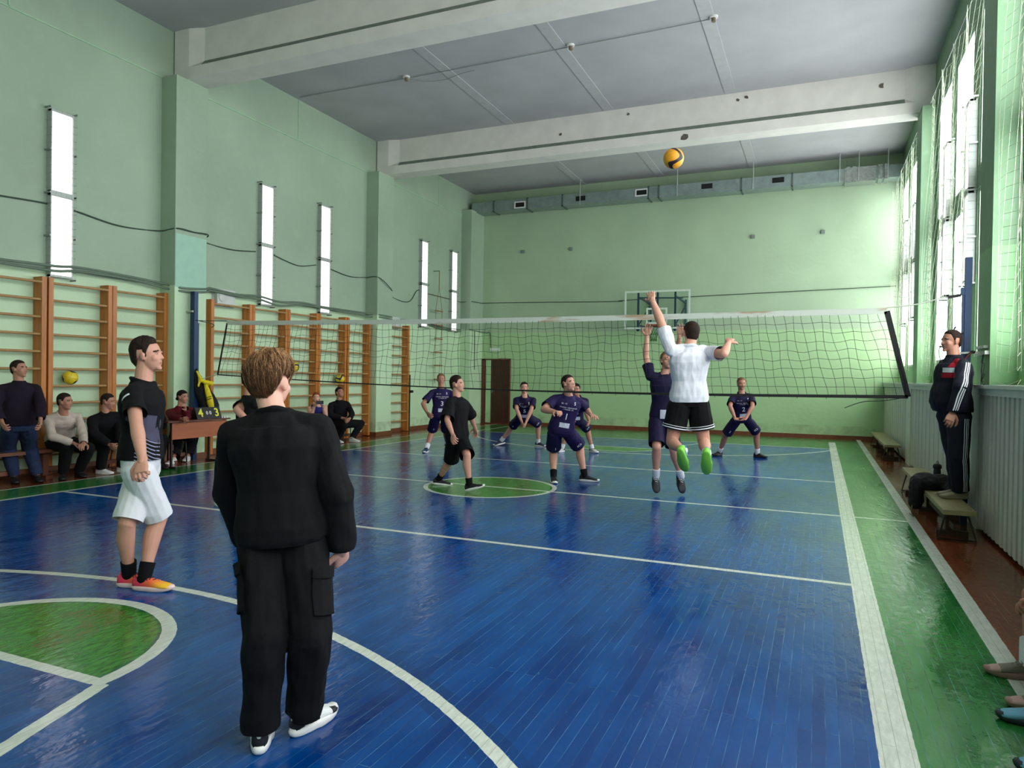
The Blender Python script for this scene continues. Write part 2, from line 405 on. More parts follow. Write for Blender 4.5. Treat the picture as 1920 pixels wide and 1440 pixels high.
# wainscot under the windows
SLAT = mat('grey_white_radiator_screen', (206, 206, 196), .6, var=.10, scale=5, stretch=(1, 1, .25), bump=.1)
SILL = mat('white_sill_board', (214, 220, 206), .5, var=.06)
GAPM = mat('dark_gap', (52, 58, 46), .9)
for a, b in BAYS:
    mb = MB(); mb.box((1.60, a-.4 if a > 0 else a, .03), (1.62, b, 1.50), 1)
    y = a-.1; k = 0
    wd = .085 if a < 9.0 else .145
    while y < b:
        if a < 9.0:
            mb.box((1.565+.012*(k % 2), y, .04), (1.6, y+wd-.012, 1.44))
        else: mb.box((1.578+.0025*((k*7) % 3), y, .04), (1.6, y+wd-.0025, 1.5))
        y += wd; k += 1
    o = struct(mb, 'wall_right_wainscot', [SLAT, GAPM], 'slatted grey-white boarding below the windows', 'wainscot')
mb = MB()
for a, b in BAYS: mb.box((1.50, a-.35, 1.50), (XR, b, 1.535)); mb.box((1.545, a-.35, 1.43), (1.575, b, 1.50))
for y in (2.9, 8.85, 14.9): mb.box((1.56, y, 0), (PXR, y+.66, 1.5))
struct(mb, 'trim_8', SILL)
# skirting
mb = MB(); mb.box((XL, YN, 0), (XL+.03, 20.0, .10))
for y in (2.8, 8.82, 14.87): mb.box((PXL-.4, y-.02, 0), (PXL+.02, y+.7, .10))
struct(mb, 'baseboard_left', WOODB)
mb = MB(); mb.box((-9.1, YB-.03, 0), (XR, YB, .10)); struct(mb, 'baseboard_back', WOODB)

# back door, left in the corner
DOORF = mat('dark_brown_door_paint', (62, 26, 18), .4, var=.15, scale=3, stretch=(6, 6, .5))
FRMM = mat('red_brown_frame_paint', (96, 42, 28), .45, var=.15)
mb = MB(); xa, xb = -10.12, -9.14
mb.box((xa, YB-.05, 0), (xa+.11, YB, 2.10)); mb.box((xb-.02, YB-.05, 0), (xb+.02, YB, 2.10)); mb.box((xa, YB-.05, 2.07), (xb+.02, YB, 2.11)); mb.box((xa, YB-.06, 0), (xb, YB, .03))
d1 = struct(mb, 'door_1', FRMM)
mb = MB(); mb.box((-9.80, YB-.035, .03), (xb-.02, YB-.002, 2.07))
for x in np.arange(-9.76, -9.2, .075): mb.box((x, YB-.04, .06), (x+.055, YB-.035, 2.04))
mb.build('door_leaf', DOORF, d1)
mb = MB(); mb.box((-9.99, YB-.03, .03), (-9.80, YB-.001, 2.07)); mb.build('side_panel', GREENB, d1)
mb = MB(); mb.box((-9.76, YB-.06, 1.0), (-9.74, YB-.04, 1.12)); mb.tube([(-9.75, YB-.07, 1.06), (-9.64, YB-.07, 1.06)], .008); mb.build('door_handle', mat('steel', (150, 152, 150), .35, .9), d1)

# ------------------------------------------------------------------ wall lamps (tall twin fluorescent fittings in wire guards)
LGT = mat('lamp_housing', (176, 182, 176), .45, .2, var=.05)
DIF = mat('lit_opal_diffuser', (255, 250, 250), .4, var=0, emit=LAMP)
WIRE = mat('guard_wire', (150, 156, 150), .4, .6, var=0)
def wall_lamp(y, label, side=-1):
    xw = XL if side < 0 else 1.9; sg = -side   # sg: direction into the room
    root = thing('wall_lamp', label, 'wall lamp', (xw, y, 2.9), 'tall twin fluorescent lamps in wire guards')
    def bx(mb, x0, x1, y0, y1, z0, z1): mb.box((xw+sg*x0, y+y0, z0), (xw+sg*x1, y+y1, z1))
    z0, z1 = 2.92, 5.38; zm = (z0+z1)/2; W = .175
    mb = MB(); bx(mb, 0, .03, -W, W, z0, z1); bx(mb, .03, .10, -W, -W+.015, z0, z1); bx(mb, .03, .10, W-.015, W, z0, z1)
    for a, b in ((z0, z0+.03), (zm-.04, zm+.04), (z1-.03, z1)): bx(mb, .03, .105, -W, W, a, b)
    part(mb, 'housing', LGT, root)
    for a, b in ((z0+.03, zm-.04), (zm+.04, z1-.03)):
        mb = MB(); bx(mb, .03, .085, -W+.02, W-.02, a, b); part(mb, 'diffuser', DIF, root)
    mb = MB(); xo = xw+sg*.135
    for yy in np.linspace(-W-.02, W+.02, 6): mb.tube([(xo, y+yy, z0-.02), (xo, y+yy, z1+.02)], .0016, 4)
    for zz in np.arange(z0-.02, z1+.03, .11):
        mb.tube([(xw+sg*.01, y-W-.02, zz), (xo, y-W-.02, zz), (xo, y+W+.02, zz), (xw+sg*.01, y+W+.02, zz)], .0016, 4)
    for zz in (z0-.02, z0+.6, zm, z1-.6, z1+.02):
        mb.box((xw, y-W-.035, zz-.012), (xo, y-W-.02, zz+.012)); mb.box((xw, y+W+.02, zz-.012), (xo, y+W+.035, zz+.012))
    part(mb, 'wire_guard', WIRE, root)
for y, l in ((7.02, 'tall lit wall lamp nearest the camera, above the left group of wall bars'),
             (11.30, 'tall lit wall lamp second from the left, over the middle wall bars'),
             (13.16, 'tall lit wall lamp just left of the second green pillar'),
             (17.60, 'tall lit wall lamp beyond the second pillar, left of the rope ladder'),
             (19.40, 'farthest lit wall lamp on the left wall, right of the rope ladder')): wall_lamp(y, l)
for y, l in ((11.38, 'grey caged lamp on the window wall above the referee'),
             (13.22, 'grey caged lamp between windows, second from the referee'),
             (17.40, 'grey caged lamp in the farthest window bay, nearer of its two'),
             (19.22, 'grey caged lamp nearest the back wall on the window side')): wall_lamp(y, l, 1)

# ------------------------------------------------------------------ wall bars
PINE = mat('varnished_pine', (182, 108, 40), .4, var=.22, scale=3, stretch=(6, 6, .6), bump=.05)
RUNG = mat('worn_rung_wood', (170, 132, 84), .5, var=.15, scale=8)
bars = [(5.78, 6.70, 'wall bars section at the left edge, behind the standing man'),
        (6.80, 7.74, 'wall bars section holding the large yellow volleyball'),
        (7.82, 8.78, 'wall bars section just left of the first green pillar'),
        (9.80, 10.76, 'wall bars section first to the right of the first pillar'),
        (10.84, 11.78, 'wall bars section with a ball just right of the blond head'),
        (11.86, 12.78, 'wall bars section behind the kid filming with a phone'),
        (12.86, 13.82, 'wall bars section with a ball above the seated man in black'),
        (13.92, 14.80, 'wall bars section ending at the second green pillar'),
        (15.70, 16.62, 'lone wall bars section beyond the second pillar')]
for a, b, l in bars:
    root = thing('wall_bars', l, 'wall bars', (XL, (a+b)/2, 0), 'wooden wall bars along the left wall')
    for y in (a, b):
        mb = MB(); mb.box((XL+.005, y-.035, .02), (XL+.20, y+.035, 2.89)); part(mb, 'post', PINE, root)
    for k in range(11):
        z = 2.81-.251*k; xx = XL+.165 if k else XL+.185
        mb = MB(); mb.tube([(xx, a+.03, z), (xx, b-.03, z)], .019, 8); part(mb, 'rung', RUNG, root)

# ------------------------------------------------------------------ cables on walls and ceiling
GREYC = mat('grey_cable', (104, 122, 104), .7, var=.1); DARKC = mat('dark_cable', (58, 78, 62), .7, var=.1); WHC = mat('whitewashed_cable', (150, 156, 152), .8, var=0)
def smooth_path(pts, n=6):
    out = []
    P = [V(p) for p in pts]
    for i in range(len(P)-1):
        a, b, c, d = P[max(i-1, 0)], P[i], P[i+1], P[min(i+2, len(P)-1)]
        for k in range(n):
            t_ = k/n; out.append(.5*((2*b)+(c-a)*t_+(2*a-5*b+4*c-d)*t_*t_+(3*b-a-3*c+d)*t_**3))
    out.append(P[-1]); return out
def cable(name, pts, r, m, label):
    mb = MB(); mb.tube(smooth_path(pts), r, 5); o = mb.build(name, m); tag(o, label, 'cable'); return o
xw = XL+.02; xp = PXL+.015
cable('wall_cable', [(xw, y, z) for y, z in ((5.6, 3.93), (6.14, 3.95), (6.8, 3.99), (7.25, 3.98), (8.0, 3.90), (8.75, 3.96))]+[(xp, y, z) for y, z in ((8.85, 4.0), (9.2, 4.0), (9.52, 4.01))]+[(xw, 9.75, 3.95), (xw, 10.41, 3.92), (xw, 11.05, 3.99)], .012, DARKC, 'thin dark cable sagging across the upper left wall to the second lamp')
cable('wall_cable', [(xw, y, z) for y, z in ((11.5, 4.02), (12.0, 3.93), (12.4, 3.90), (12.92, 4.0))], .010, DARKC, 'short dark cable hanging between the second and third wall lamps')
cable('wall_cable', [(xw, y, z) for y, z in ((13.38, 3.99), (14.16, 3.91), (14.8, 3.97))]+[(xp, y, z) for y, z in ((14.9, 3.97), (15.5, 3.72))]+[(xw, y, z) for y, z in ((15.95, 3.64), (16.57, 3.55), (16.98, 3.62), (17.35, 3.95), (17.9, 3.92), (19.1, 3.90), (19.9, 3.88))]+[(xp, 20.1, 3.9), (xp, 20.8, 3.92), (-10.0, YB-.02, 3.93), (-8, YB-.02, 3.90), (-5.6, YB-.02, 3.86), (-5, YB-.02, 3.9), (1.8, YB-.02, 4.05)], .011, DARKC, 'long dark cable dipping past the second pillar and on along the back wall')
low = [(6.1, 3.05), (6.5, 3.06), (6.9, 3.07), (7.26, 3.10), (8.1, 3.08), (8.74, 3.05)]
for dz, l in ((0, 'upper grey cable of the bundle above the wall bars'), (-.055, 'lower grey cable of the bundle above the wall bars')):
    cable('wall_cable', [(xw+.14, y, z+dz*(1+.3*math.sin(y*3))) for y, z in [(5.6, 3.07)]+low]+[(xp, 8.95, 2.99+dz), (xp, 9.45, 3.03+dz)]+[(xw+.14, y, z+dz*(1+.5*math.sin(y*2.3))) for y, z in ((9.8, 3.09), (10.43, 3.05), (11.0, 3.08), (11.6, 3.03), (12.3, 3.08), (13.0, 3.06), (14.7, 3.06))]+[(xp, 15.0, 3.04+dz), (xp, 15.5, 3.03+dz)]+[(xw+.05, y, z+dz) for y, z in ((16.0, 3.03), (17.7, 3.08), (18.6, 3.0), (19.9, 3.0))], .020, GREYC, l)
cable('wall_cable', [(xp, 19.9, 3.0), (xp, 20.8, 2.98), (-10.0, YB-.02, 2.95), (-9.86, YB-.02, 2.93), (-9.82, YB-.02, 2.45)], .016, GREYC, 'grey cable running down to the small white sign above the door')
cable('wall_cable', [(PXL+.02, 20.3, 3.0), (PXL+.02, 20.32, 1.75)], .013, GREYC, 'grey vertical cable on the corner pillar left of the door')
cable('ceiling_cable', [at_z(px, py, ZC-.02) for px, py in ((562, 183), (620, 172), (762, 147), (900, 121), (1070, 88), (1200, 63), (1338, 35))], .008, WHC, 'thin cable strung along the ceiling between the two beams')
cable('ceiling_cable', [at_z(px, py, ZC-.03) for px, py in ((770, 149), (800, 153), (835, 149), (865, 138), (890, 132))], .006, WHC, 'loose loop of thin cable beside the first ceiling lamp holder')
for px, py, l in ((762, 146, 'round ceiling lamp holder on the cable, leftmost of three'), (1070, 87, 'round ceiling lamp holder in the middle of the cable'), (1338, 34, 'round ceiling lamp holder at the right end of the cable')):
    c = at_z(px, py, ZC-.03); root = thing('lamp_holder', l, 'lamp holder', (c.x, c.y, ZC), 'bare ceiling lamp holders')
    mb = MB(); mb.tube([(c.x, c.y, ZC), (c.x, c.y, ZC-.03)], .07, 14); part(mb, 'base', WHITEP, root)
    mb = MB(); mb.tube([(c.x, c.y, ZC-.03), (c.x, c.y, ZC-.09)], .035, 12); part(mb, 'socket', mat('brown_socket', (120, 104, 84), .6), root)
# junction boxes
for px, py, l in ((981, 472, 'small square box on the back wall, leftmost'), (1071, 467, 'small square box on the back wall, second from the left'), (1412, 444, 'small square box on the back wall right of the ball'), (1543, 435, 'small square box on the back wall nearest the windows')):
    c = at_y(px, py, YB); root = thing('junction_box', l, 'junction box', (c.x, YB, c.z), 'small boxes high on the back wall')
    mb = MB(); mb.box((c.x-.05, YB-.05, c.z-.05), (c.x+.05, YB, c.z+.05)); part(mb, 'box_body', mat('green_grey_box', (112, 136, 116), .6), root)
    mb = MB(); mb.box((c.x-.04, YB-.058, c.z-.04), (c.x+.04, YB-.05, c.z+.04)); part(mb, 'lid', mat('grey_box_lid', (120, 128, 122), .6), root)
for y, z, l in ((10.22, 2.98, 'white meter box on the left wall above the wall bars'), (16.1, 2.95, 'white box on the left wall past the second pillar')):
    root = thing('wall_box', l, 'box', (XL, y, z)); mb = MB(); mb.box((XL, y-.22, z-.16), (XL+.10, y+.22, z+.13)); mb.tube([(XL+.1, y-.10, z-.01), (XL+.115, y-.10, z-.01)], .09, 16); part(mb, 'cover', mat('white_enamel', (196, 202, 194), .5), root)
    mb = MB(); mb.box((XL, y-.26, z-.2), (XL+.02, y+.26, z+.15)); part(mb, 'back_plate', LGT, root)
root = thing('exit_sign', 'small white sign fixed over the brown door', 'sign', (-9.68, YB, 2.42))
mb = MB(); mb.box((-9.84, YB-.05, 2.37), (-9.52, YB, 2.46)); part(mb, 'sign_body', mat('white_sign', (226, 230, 224), .5, var=0), root)

# ------------------------------------------------------------------ ventilation duct
GALV = mat('galvanised_steel', (150, 164, 162), .35, .55, var=.14, scale=7, bump=.08, bscale=18)
FOIL = mat('crumpled_foil', (176, 182, 178), .25, .85, var=.2, scale=12, bump=.9, bscale=14)
FLG = mat('dull_flange', (92, 104, 98), .5, .4)
BLK = mat('vent_black', (10, 11, 10), .8, var=0)
yd0, yd1, zd0, zd1 = 20.35, 20.82, 6.76, 7.08
root = thing('ventilation_duct', 'long square galvanised duct under the ceiling along the back wall', 'duct', (-4, 20.6, 6.76))
mb = MB(); cuts = [-10.33, -9.55, -8.40, -7.25, -4.62, -4.32, -2.05, -.75, .52]
for a, b in zip(cuts[:-1], cuts[1:]): mb.box((a+.004, yd0, zd0), (b-.004, yd1, zd1))
part(mb, 'duct_body', GALV, root)
for x in cuts[1:-1]:
    mb = MB()
    for a, b in (((x-.02, yd0-.02, zd0-.02), (x+.02, yd0, zd1+.02)), ((x-.02, yd0-.02, zd0-.02), (x+.02, yd1, zd0)), ((x-.02, yd0-.02, zd1), (x+.02, yd1, zd1+.02))): mb.box(a, b)
    part(mb, 'flange', FLG, root)
mb = MB(); mb.box((.52, yd0+.02, zd0-.04), (1.25, yd1, zd1+.02)); part(mb, 'foil_wrap', FOIL, root)
for x in (.56, .70, 1.30, 1.44):
    mb = MB(); mb.box((x, yd0-.03, zd0-.03), (x+.09, yd1, zd1+.03)); part(mb, 'foil_band', FOIL, root)
mb = MB(); mb.box((1.25, yd0, zd0), (XR, yd1, zd1)); part(mb, 'duct_end', GALV, root)
for px, py, fr in ((975, 384, 1), (1088.5, 372, 0), (1203, 361, 1), (1325.5, 349, 0), (1459, 337.5, 0)):
    c = at_y(px, py, yd0); mb = MB()
    mb.box((c.x-.15, yd0-.006, c.z-.07), (c.x+.15, yd0-.001, c.z+.07)); g = part(mb, 'vent_opening', BLK, root)
    if fr:
        mb = MB()
        for a, b in (((-.19, -.105), (.19, -.07)), ((-.19, .07), (.19, .105)), ((-.19, -.07), (-.15, .07)), ((.15, -.07), (.19, .07))): mb.box((c.x+a[0], yd0-.014, c.z+a[1]), (c.x+b[0], yd0-.002, c.z+b[1]))
        o = part(mb, 'vent_frame', WHITEP, root); o['label'] = 'white vent frame'
for x in (-6.68, -3.79, -1.74, .4, .85, 1.52):
    mb = MB(); mb.tube([(x, yd0-.03, zd1), (x, yd0-.03, ZC)], .012, 6); mb.box((x-.012, yd0-.035, zd0-.02), (x+.012, yd0-.02, zd1)); part(mb, 'hanger_rod', LGT, root)

# ------------------------------------------------------------------ basketball backboard
NAVY = mat('dark_blue_steel', (22, 48, 84), .4, .3, var=.08); TEAL = mat('dull_blue_green_steel', (48, 88, 104), .5, .3, var=.1)
WBD = mat('white_board_paint', (206, 220, 204), .5, var=.05)
root = thing('basketball_backboard', 'clear basketball backboard with white border and green net on the back wall', 'basketball hoop', (-4.2, 19.8, 3))
yb_, x0, x1, z0, z1 = 19.8, -5.12, -3.28, 2.94, 4.02
acr = bpy.data.materials.new('clear_acrylic'); acr.use_nodes = True; t = NT(acr)
for n in list(t.N):
    if n.type == 'BSDF_PRINCIPLED': t.N.remove(n)
tr = t.N.new('ShaderNodeBsdfTransparent'); tr.inputs[0].default_value = (.93, .97, .94, 1)
gl = t.N.new('ShaderNodeBsdfGlossy'); gl.inputs['Roughness'].default_value = .1; mx_ = t.N.new('ShaderNodeMixShader'); mx_.inputs[0].default_value = .06
t.L.new(tr.outputs[0], mx_.inputs[1]); t.L.new(gl.outputs[0], mx_.inputs[2]); t.L.new(mx_.outputs[0], t.N['Material Output'].inputs[0])
mb = MB(); mb.box((x0+.02, yb_, z0+.02), (x1-.02, yb_+.012, z1-.02)); part(mb, 'board', acr, root)
mb = MB()
for a, b in (((x0, z0), (x1, z0+.05)), ((x0, z1-.05), (x1, z1)), ((x0, z0+.05), (x0+.05, z1-.05)), ((x1-.05, z0+.05), (x1, z1-.05))): mb.box((a[0], yb_-.012, a[1]), (b[0], yb_-.001, b[1]))
part(mb, 'border', WBD, root)
mb = MB(); cx = -4.2
for a, b in (((-.295, 3.08), (.295, 3.13)), ((-.295, 3.48), (.295, 3.53)), ((-.295, 3.13), (-.245, 3.48)), ((.245, 3.13), (.295, 3.48))): mb.box((cx+a[0], yb_-.010, a[1]), (cx+b[0], yb_-.001, b[1]))
part(mb, 'target_square', WBD, root)
mb = MB()
for xx in (-4.74, -3.70): mb.bar((xx, yb_+.06, 2.93), (xx, yb_+.06, 3.97), .05, .05); mb.ell((xx, yb_+.06, 2.93), .05)
mb.bar((-4.19, yb_+.05, 3.0), (-4.19, yb_+.05, 3.97), .05, .05)
for xx in (-4.74, -3.70): mb.bar((xx, yb_+.06, 3.85), (xx+.12, YB-.02, 3.75), .04, .04); mb.bar((xx, yb_+.06, 3.05), (xx+.12, YB-.02, 3.05), .04, .04); mb.bar((xx+.02, yb_+.1, 3.08), (xx+.12, YB-.02, 3.7), .03, .03)
part(mb, 'mounting_frame', NAVY, root)
mb = MB(); mb.bar((-4.74, yb_+.12, 3.84), (-3.5, yb_+.12, 3.80), .04, .04)
for xx in (-4.6, -3.58): mb.bar((xx, YB-.05, 2.95), (xx, YB-.05, 3.85), .05, .05)
part(mb, 'cross_brace', TEAL, root)
mb = MB(); hc = (cx, yb_-.36, 3.02)
mb.tube([(hc[0]+.225*math.cos(a), hc[1]+.225*math.sin(a), hc[2]) for a in np.linspace(0, 2*math.pi, 25)], .010, 6, caps=False)
mb.box((cx-.06, yb_-.14, 2.98), (cx+.06, yb_-.01, 3.04)); rim = part(mb, 'rim', mat('orange_red_rim', (150, 48, 40), .4), root)
mb = MB(); nn = 12
def hp(i, lv):
    r_ = (.222, .17, .13, .10, .085, .085)[lv]; a = 2*math.pi*(i+.5*(lv % 2))/nn; return (hc[0]+r_*math.cos(a), hc[1]+r_*math.sin(a), 3.02-.09*lv)
for lv in range(5):
    for i in range(nn): mb.tube([hp(i, lv), hp(i, lv+1)], .006, 4); mb.tube([hp(i+(lv % 2), lv), hp(i-(1-lv % 2)+(lv % 2)*0, lv+1) if lv % 2 == 0 else hp(i+1, lv+1)], .006, 4)
part(mb, 'hoop_net', mat('green_net_cord', (40, 96, 30), .8, var=.3, scale=20), root)

# ------------------------------------------------------------------ volleyball net and posts
NETY = 9.13
BLKT = mat('black_tape', (14, 16, 16), .7, var=.05); TAPE = bpy.data.materials.new('stained_white_tape'); TAPE.use_nodes = True; t = NT(TAPE)
tc = t.N.new('ShaderNodeTexCoord'); c = t.mix(t.ramp(t.noise(tc.outputs['Object'], 1.3, 5, (1, 1, 6)), .56, .66), lin((206, 212, 200)), lin((176, 150, 122)))
t.L.new(c, t.N['Principled BSDF'].inputs['Base Color']); t.N['Principled BSDF'].inputs['Roughness'].default_value = .8
TL, TR_, BLp, BR = V((-9.27, NETY, 2.42)), V((.70, NETY, 2.40)), V((-9.47, NETY, 1.50)), V((.93, NETY, 1.385))
def net_pt(u, v, wob=True):
    top = TL.lerp(TR_, u); bot = BLp.lerp(BR, u)
    top.z -= .035*math.sin(math.pi*u); bot.z -= .085*math.sin(math.pi*u)
    p = top.lerp(bot, v)
    if wob:
        p.x += .018*math.sin(v*5+u*31)*v+.012*math.sin(u*170+v*9); p.z += (.012*math.sin(u*190+v*6)+.010*math.sin(u*61+v*13))*math.sin(math.pi*min(1, v*1.1)); p.y += .03*math.sin(u*20+v*4)*math.sin(math.pi*v)
    return p
root = thing('volleyball_net', 'black mesh volleyball net with stained white top tape across the court', 'volleyball net', (-4.2, NETY, 1.4))
ncol, nrow = 98, 9
mb = MB()
for i in range(ncol+1): mb.tube([net_pt(i/ncol, .05+.95*j/(2*nrow)) for j in range(2*nrow+1)], .0026, 3, caps=False)
for j in range(1, nrow): mb.tube([net_pt(i/(ncol*2), .05+.95*j/nrow) for i in range(2*ncol+1)], .0026, 3, caps=False)
part(mb, 'mesh', mat('black_net_cord', (18, 30, 22), .8, var=0), root)
mb = MB()
for i in range(60):
    a, b = net_pt(i/60, 0, 0), net_pt((i+1)/60, 0, 0)
    mb.bar(a-V((0, 0, .035)), b-V((0, 0, .035)), .008, .07)
part(mb, 'top_tape', TAPE, root)
mb = MB()
for i in range(60):
    a, b = net_pt(i/60, 1, 0), net_pt((i+1)/60, 1, 0); wd = .018+.022*max(0, (i/60-.45)/.55); mb.bar(a, b, .008, wd)
part(mb, 'bottom_tape', BLKT, root)
for a, b, ww in ((TL, BLp, .03), (TR_, BR, .06)):
    mb = MB(); mb.bar(a+V((0, 0, -.04)), b, ww, .008, up=V((0, 1, 0))); part(mb, 'side_band', BLKT, root)
mb = MB()
for i in range(0, ncol, 3):
    p = net_pt(i/ncol, 1, 0); mb.tube([p, p+V((.004, 0, -.035))], .003, 3)
part(mb, 'tie_end', BLKT, root)
ROPE = mat('pale_rope', (190, 198, 180), .8, var=.1)
cable('net_rope', [TR_, TR_+V((.3, 0, .03)), (1.22, NETY, 2.49), (1.30, NETY, 2.50)], .007, ROPE, 'pale rope from the top of the net to the right blue post')
cable('net_rope', [TL, (-9.7, NETY, 2.43), (-9.98, NETY, 2.44)], .006, DARKC, 'thin cord from the top of the net to the left blue post')
cable('net_rope', [BLp, (-9.7, NETY-.02, 1.45), (-9.98, NETY, 1.38)], .006, ROPE, 'pale cord from the lower net corner to the left blue post')
cable('net_rope', [BR, (.7, NETY+.2, 1.33), (.5, NETY+.6, 1.30), (.32, NETY+1.2, 1.2)], .005, DARKC, 'loose cord trailing from the lower right net corner')
# posts
root = thing('net_post', 'dark blue steel net post against the right-hand window pillar behind the referee', 'net post', (1.46, NETY, 0))
mb = MB(); mb.box((1.455, NETY-.03, 0), (1.52, NETY+.03, 2.93)); part(mb, 'post', NAVY, root)
mb = MB(); mb.box((1.432, NETY-.02, 1.0), (1.453, NETY+.02, 2.58)); mb.box((1.42, NETY-.03, 2.52), (1.453, NETY+.03, 2.60)); part(mb, 'sliding_bar', NAVY, root)
mb = MB(); mb.bar((1.42, NETY, 2.52), (1.30, NETY, 2.50), .03, .03); part(mb, 'pulley_arm', BLKT, root)
mb = MB(); mb.tube([(1.45, NETY-.035, 2.10), (1.38, NETY-.05, 2.09), (1.35, NETY-.05, 2.13), (1.37, NETY-.05, 2.17)], .008, 6); part(mb, 'hook', BLKT, root)
mb = MB(); mb.bar((1.42, NETY-.045, 1.88), (1.65, NETY-.045, 1.89), .03, .02); part(mb, 'clamp', LGT, root)
root = thing('strap', 'dark red strap tied from the right net post towards the referee', 'strap', (1.5, NETY-.08, 1.9))
mb = MB(); mb.tube(smooth_path([(1.52, NETY-.08, 1.89), (1.47, NETY-.10, 1.83), (1.42, NETY-.12, 1.76), (1.38, NETY-.12, 1.68)]), .013, 6); part(mb, 'strap_band', mat('dark_red_strap', (80, 22, 28), .7), root)
mb = MB(); mb.ell((1.53, NETY-.08, 1.89), (.025, .018, .018)); part(mb, 'strap_knot', BLKT, root)
root = thing('net_post', 'dark blue steel net post in front of the left green pillar', 'net post', (-10.03, NETY, 0))
mb = MB(); mb.box((-10.08, NETY-.04, 0), (-9.98, NETY+.04, 2.94)); part(mb, 'post', NAVY, root)
mb = MB(); mb.box((-10.05, NETY+.045, .3), (-10.0, NETY+.08, 2.4)); part(mb, 'sliding_bar', NAVY, root)
mb = MB(); mb.box((-10.15, NETY-.07, 2.58), (-10.0, NETY+.05, 2.61)); part(mb, 'clamp', LGT, root)
cable('net_rope', [(-9.98, NETY+.06, 2.44), (-10.0, NETY+.4, 2.40), (XL+.2, 9.78, 2.37)], .008, DARKC, 'dark cord tied from the left post to the wall bars')
root = thing('steel_upright', 'thin dark green upright pole against the left wall near the far door', 'pole', (XL+.08, 16.85, 0))
mb = MB(); mb.box((XL+.03, 16.83, 0), (XL+.10, 16.90, 1.55)); part(mb, 'pole', mat('dark_green_steel', (24, 62, 44), .5), root)
mb = MB(); mb.box((XL+.10, 16.84, 1.05), (XL+.16, 16.96, 1.12)); part(mb, 'bracket', BLKT, root)

# ------------------------------------------------------------------ rope ladder and rope
root = thing('rope_ladder', 'short rope ladder with wooden rungs hanging on the left wall', 'rope ladder', (-10.30, 17.9, 4.5))
xl = -10.30; ys_ = 18.26
LW = mat('ladder_wood', (150, 108, 72), .6, var=.15)
mb = MB(); mb.tube([(xl, ys_, 4.62), (xl, ys_, 4.12)], .012, 5)
for s in (-1, 1): mb.tube([(xl, ys_, 4.15), (xl, ys_+s*.19, 3.44), (xl, ys_+s*.2, 1.30)], .007, 5)
part(mb, 'rope', mat('brown_rope', (120, 100, 70), .8), root)
mb = MB(); mb.tube([(XL+.005, ys_, 4.62), (xl, ys_, 4.62)], .012, 6); part(mb, 'wall_hook', FLG, root)
for z in (3.44, 3.02, 2.62, 2.22, 1.83, 1.43):
    mb = MB(); mb.tube([(xl, ys_-.23, z), (xl, ys_+.23, z)], .018, 8); part(mb, 'rung', LW, root)

# ------------------------------------------------------------------ protective nets before the windows
def guard_net(y0, y1, z0, z1, lean, label, cell=.125, col=(186, 200, 168)):
    """y0/y1: ends at the top; lean = (shift of the near end, shift of the far end) at the bottom"""
    root = thing('protective_net', label, 'protective net', (1.66, (y0+y1)/2, z0), 'protective nets before the windows')
    nv = int((y1-y0)/cell); nh = int((z1-z0)/cell)
    def P(i, j):
        v = j/nh; u = i/nv; a = y0+lean[0]*v; b = y1+lean[1]*v; y = a+(b-a)*u
        return V((1.66+.045*math.sin(y*6.5)+.03*math.sin(y*2.1+v*3)*v, y, z1-(z1-z0)*v-.05*(1-v)*math.sin(math.pi*((u*6) % 1))-.03*math.sin(u*25)))
    mb = MB()
    for i in range(nv+1): mb.tube([P(i, j) for j in range(0, nh+1, 3)], .002, 3, caps=False)
    for j in range(nh+1): mb.tube([P(i, j) for i in range(0, nv+1, 2)], .002, 3, caps=False)
    part(mb, 'netting', mat('pale_net_cord', col, .8, var=0), root)
    mb = MB(); mb.tube([(1.66, y0-.15, z1+.06), (1.66, y1+.15, z1+.06)], .006, 4); part(mb, 'hanging_wire', FLG, root)
guard_net(9.62, 13.75, 1.56, 6.25, (1.5, .9), 'pale protective net hanging before the middle window bay')
guard_net(5.6, 8.15, 1.56, 6.3, (0, .75), 'pale protective net at the right edge, nearest the camera')
guard_net(15.9, 20.3, 1.56, 6.35, (.4, .4), 'pale protective net before the farthest window bay')
root = thing('cable_bracket', 'pale bracket with tangled cords on the right window pillar', 'bracket', (1.62, 9.0, 1.9))
mb = MB(); mb.box((1.61, 8.88, 1.86), (1.65, 9.4, 1.90)); mb.box((1.61, 8.95, 1.93), (1.65, 9.35, 1.96)); part(mb, 'bracket_plate', WHITEP, root)
mb = MB()
for k in range(4): mb.tube(smooth_path([(1.62, 8.95+.03*k, 1.88), (1.60, 8.98, 1.9-.12*(k+1)), (1.61, 8.9-.03*k, 1.75-.1*k), (1.6, 8.95, 1.58)]), .004, 4)
part(mb, 'loose_cord', DARKC, root)

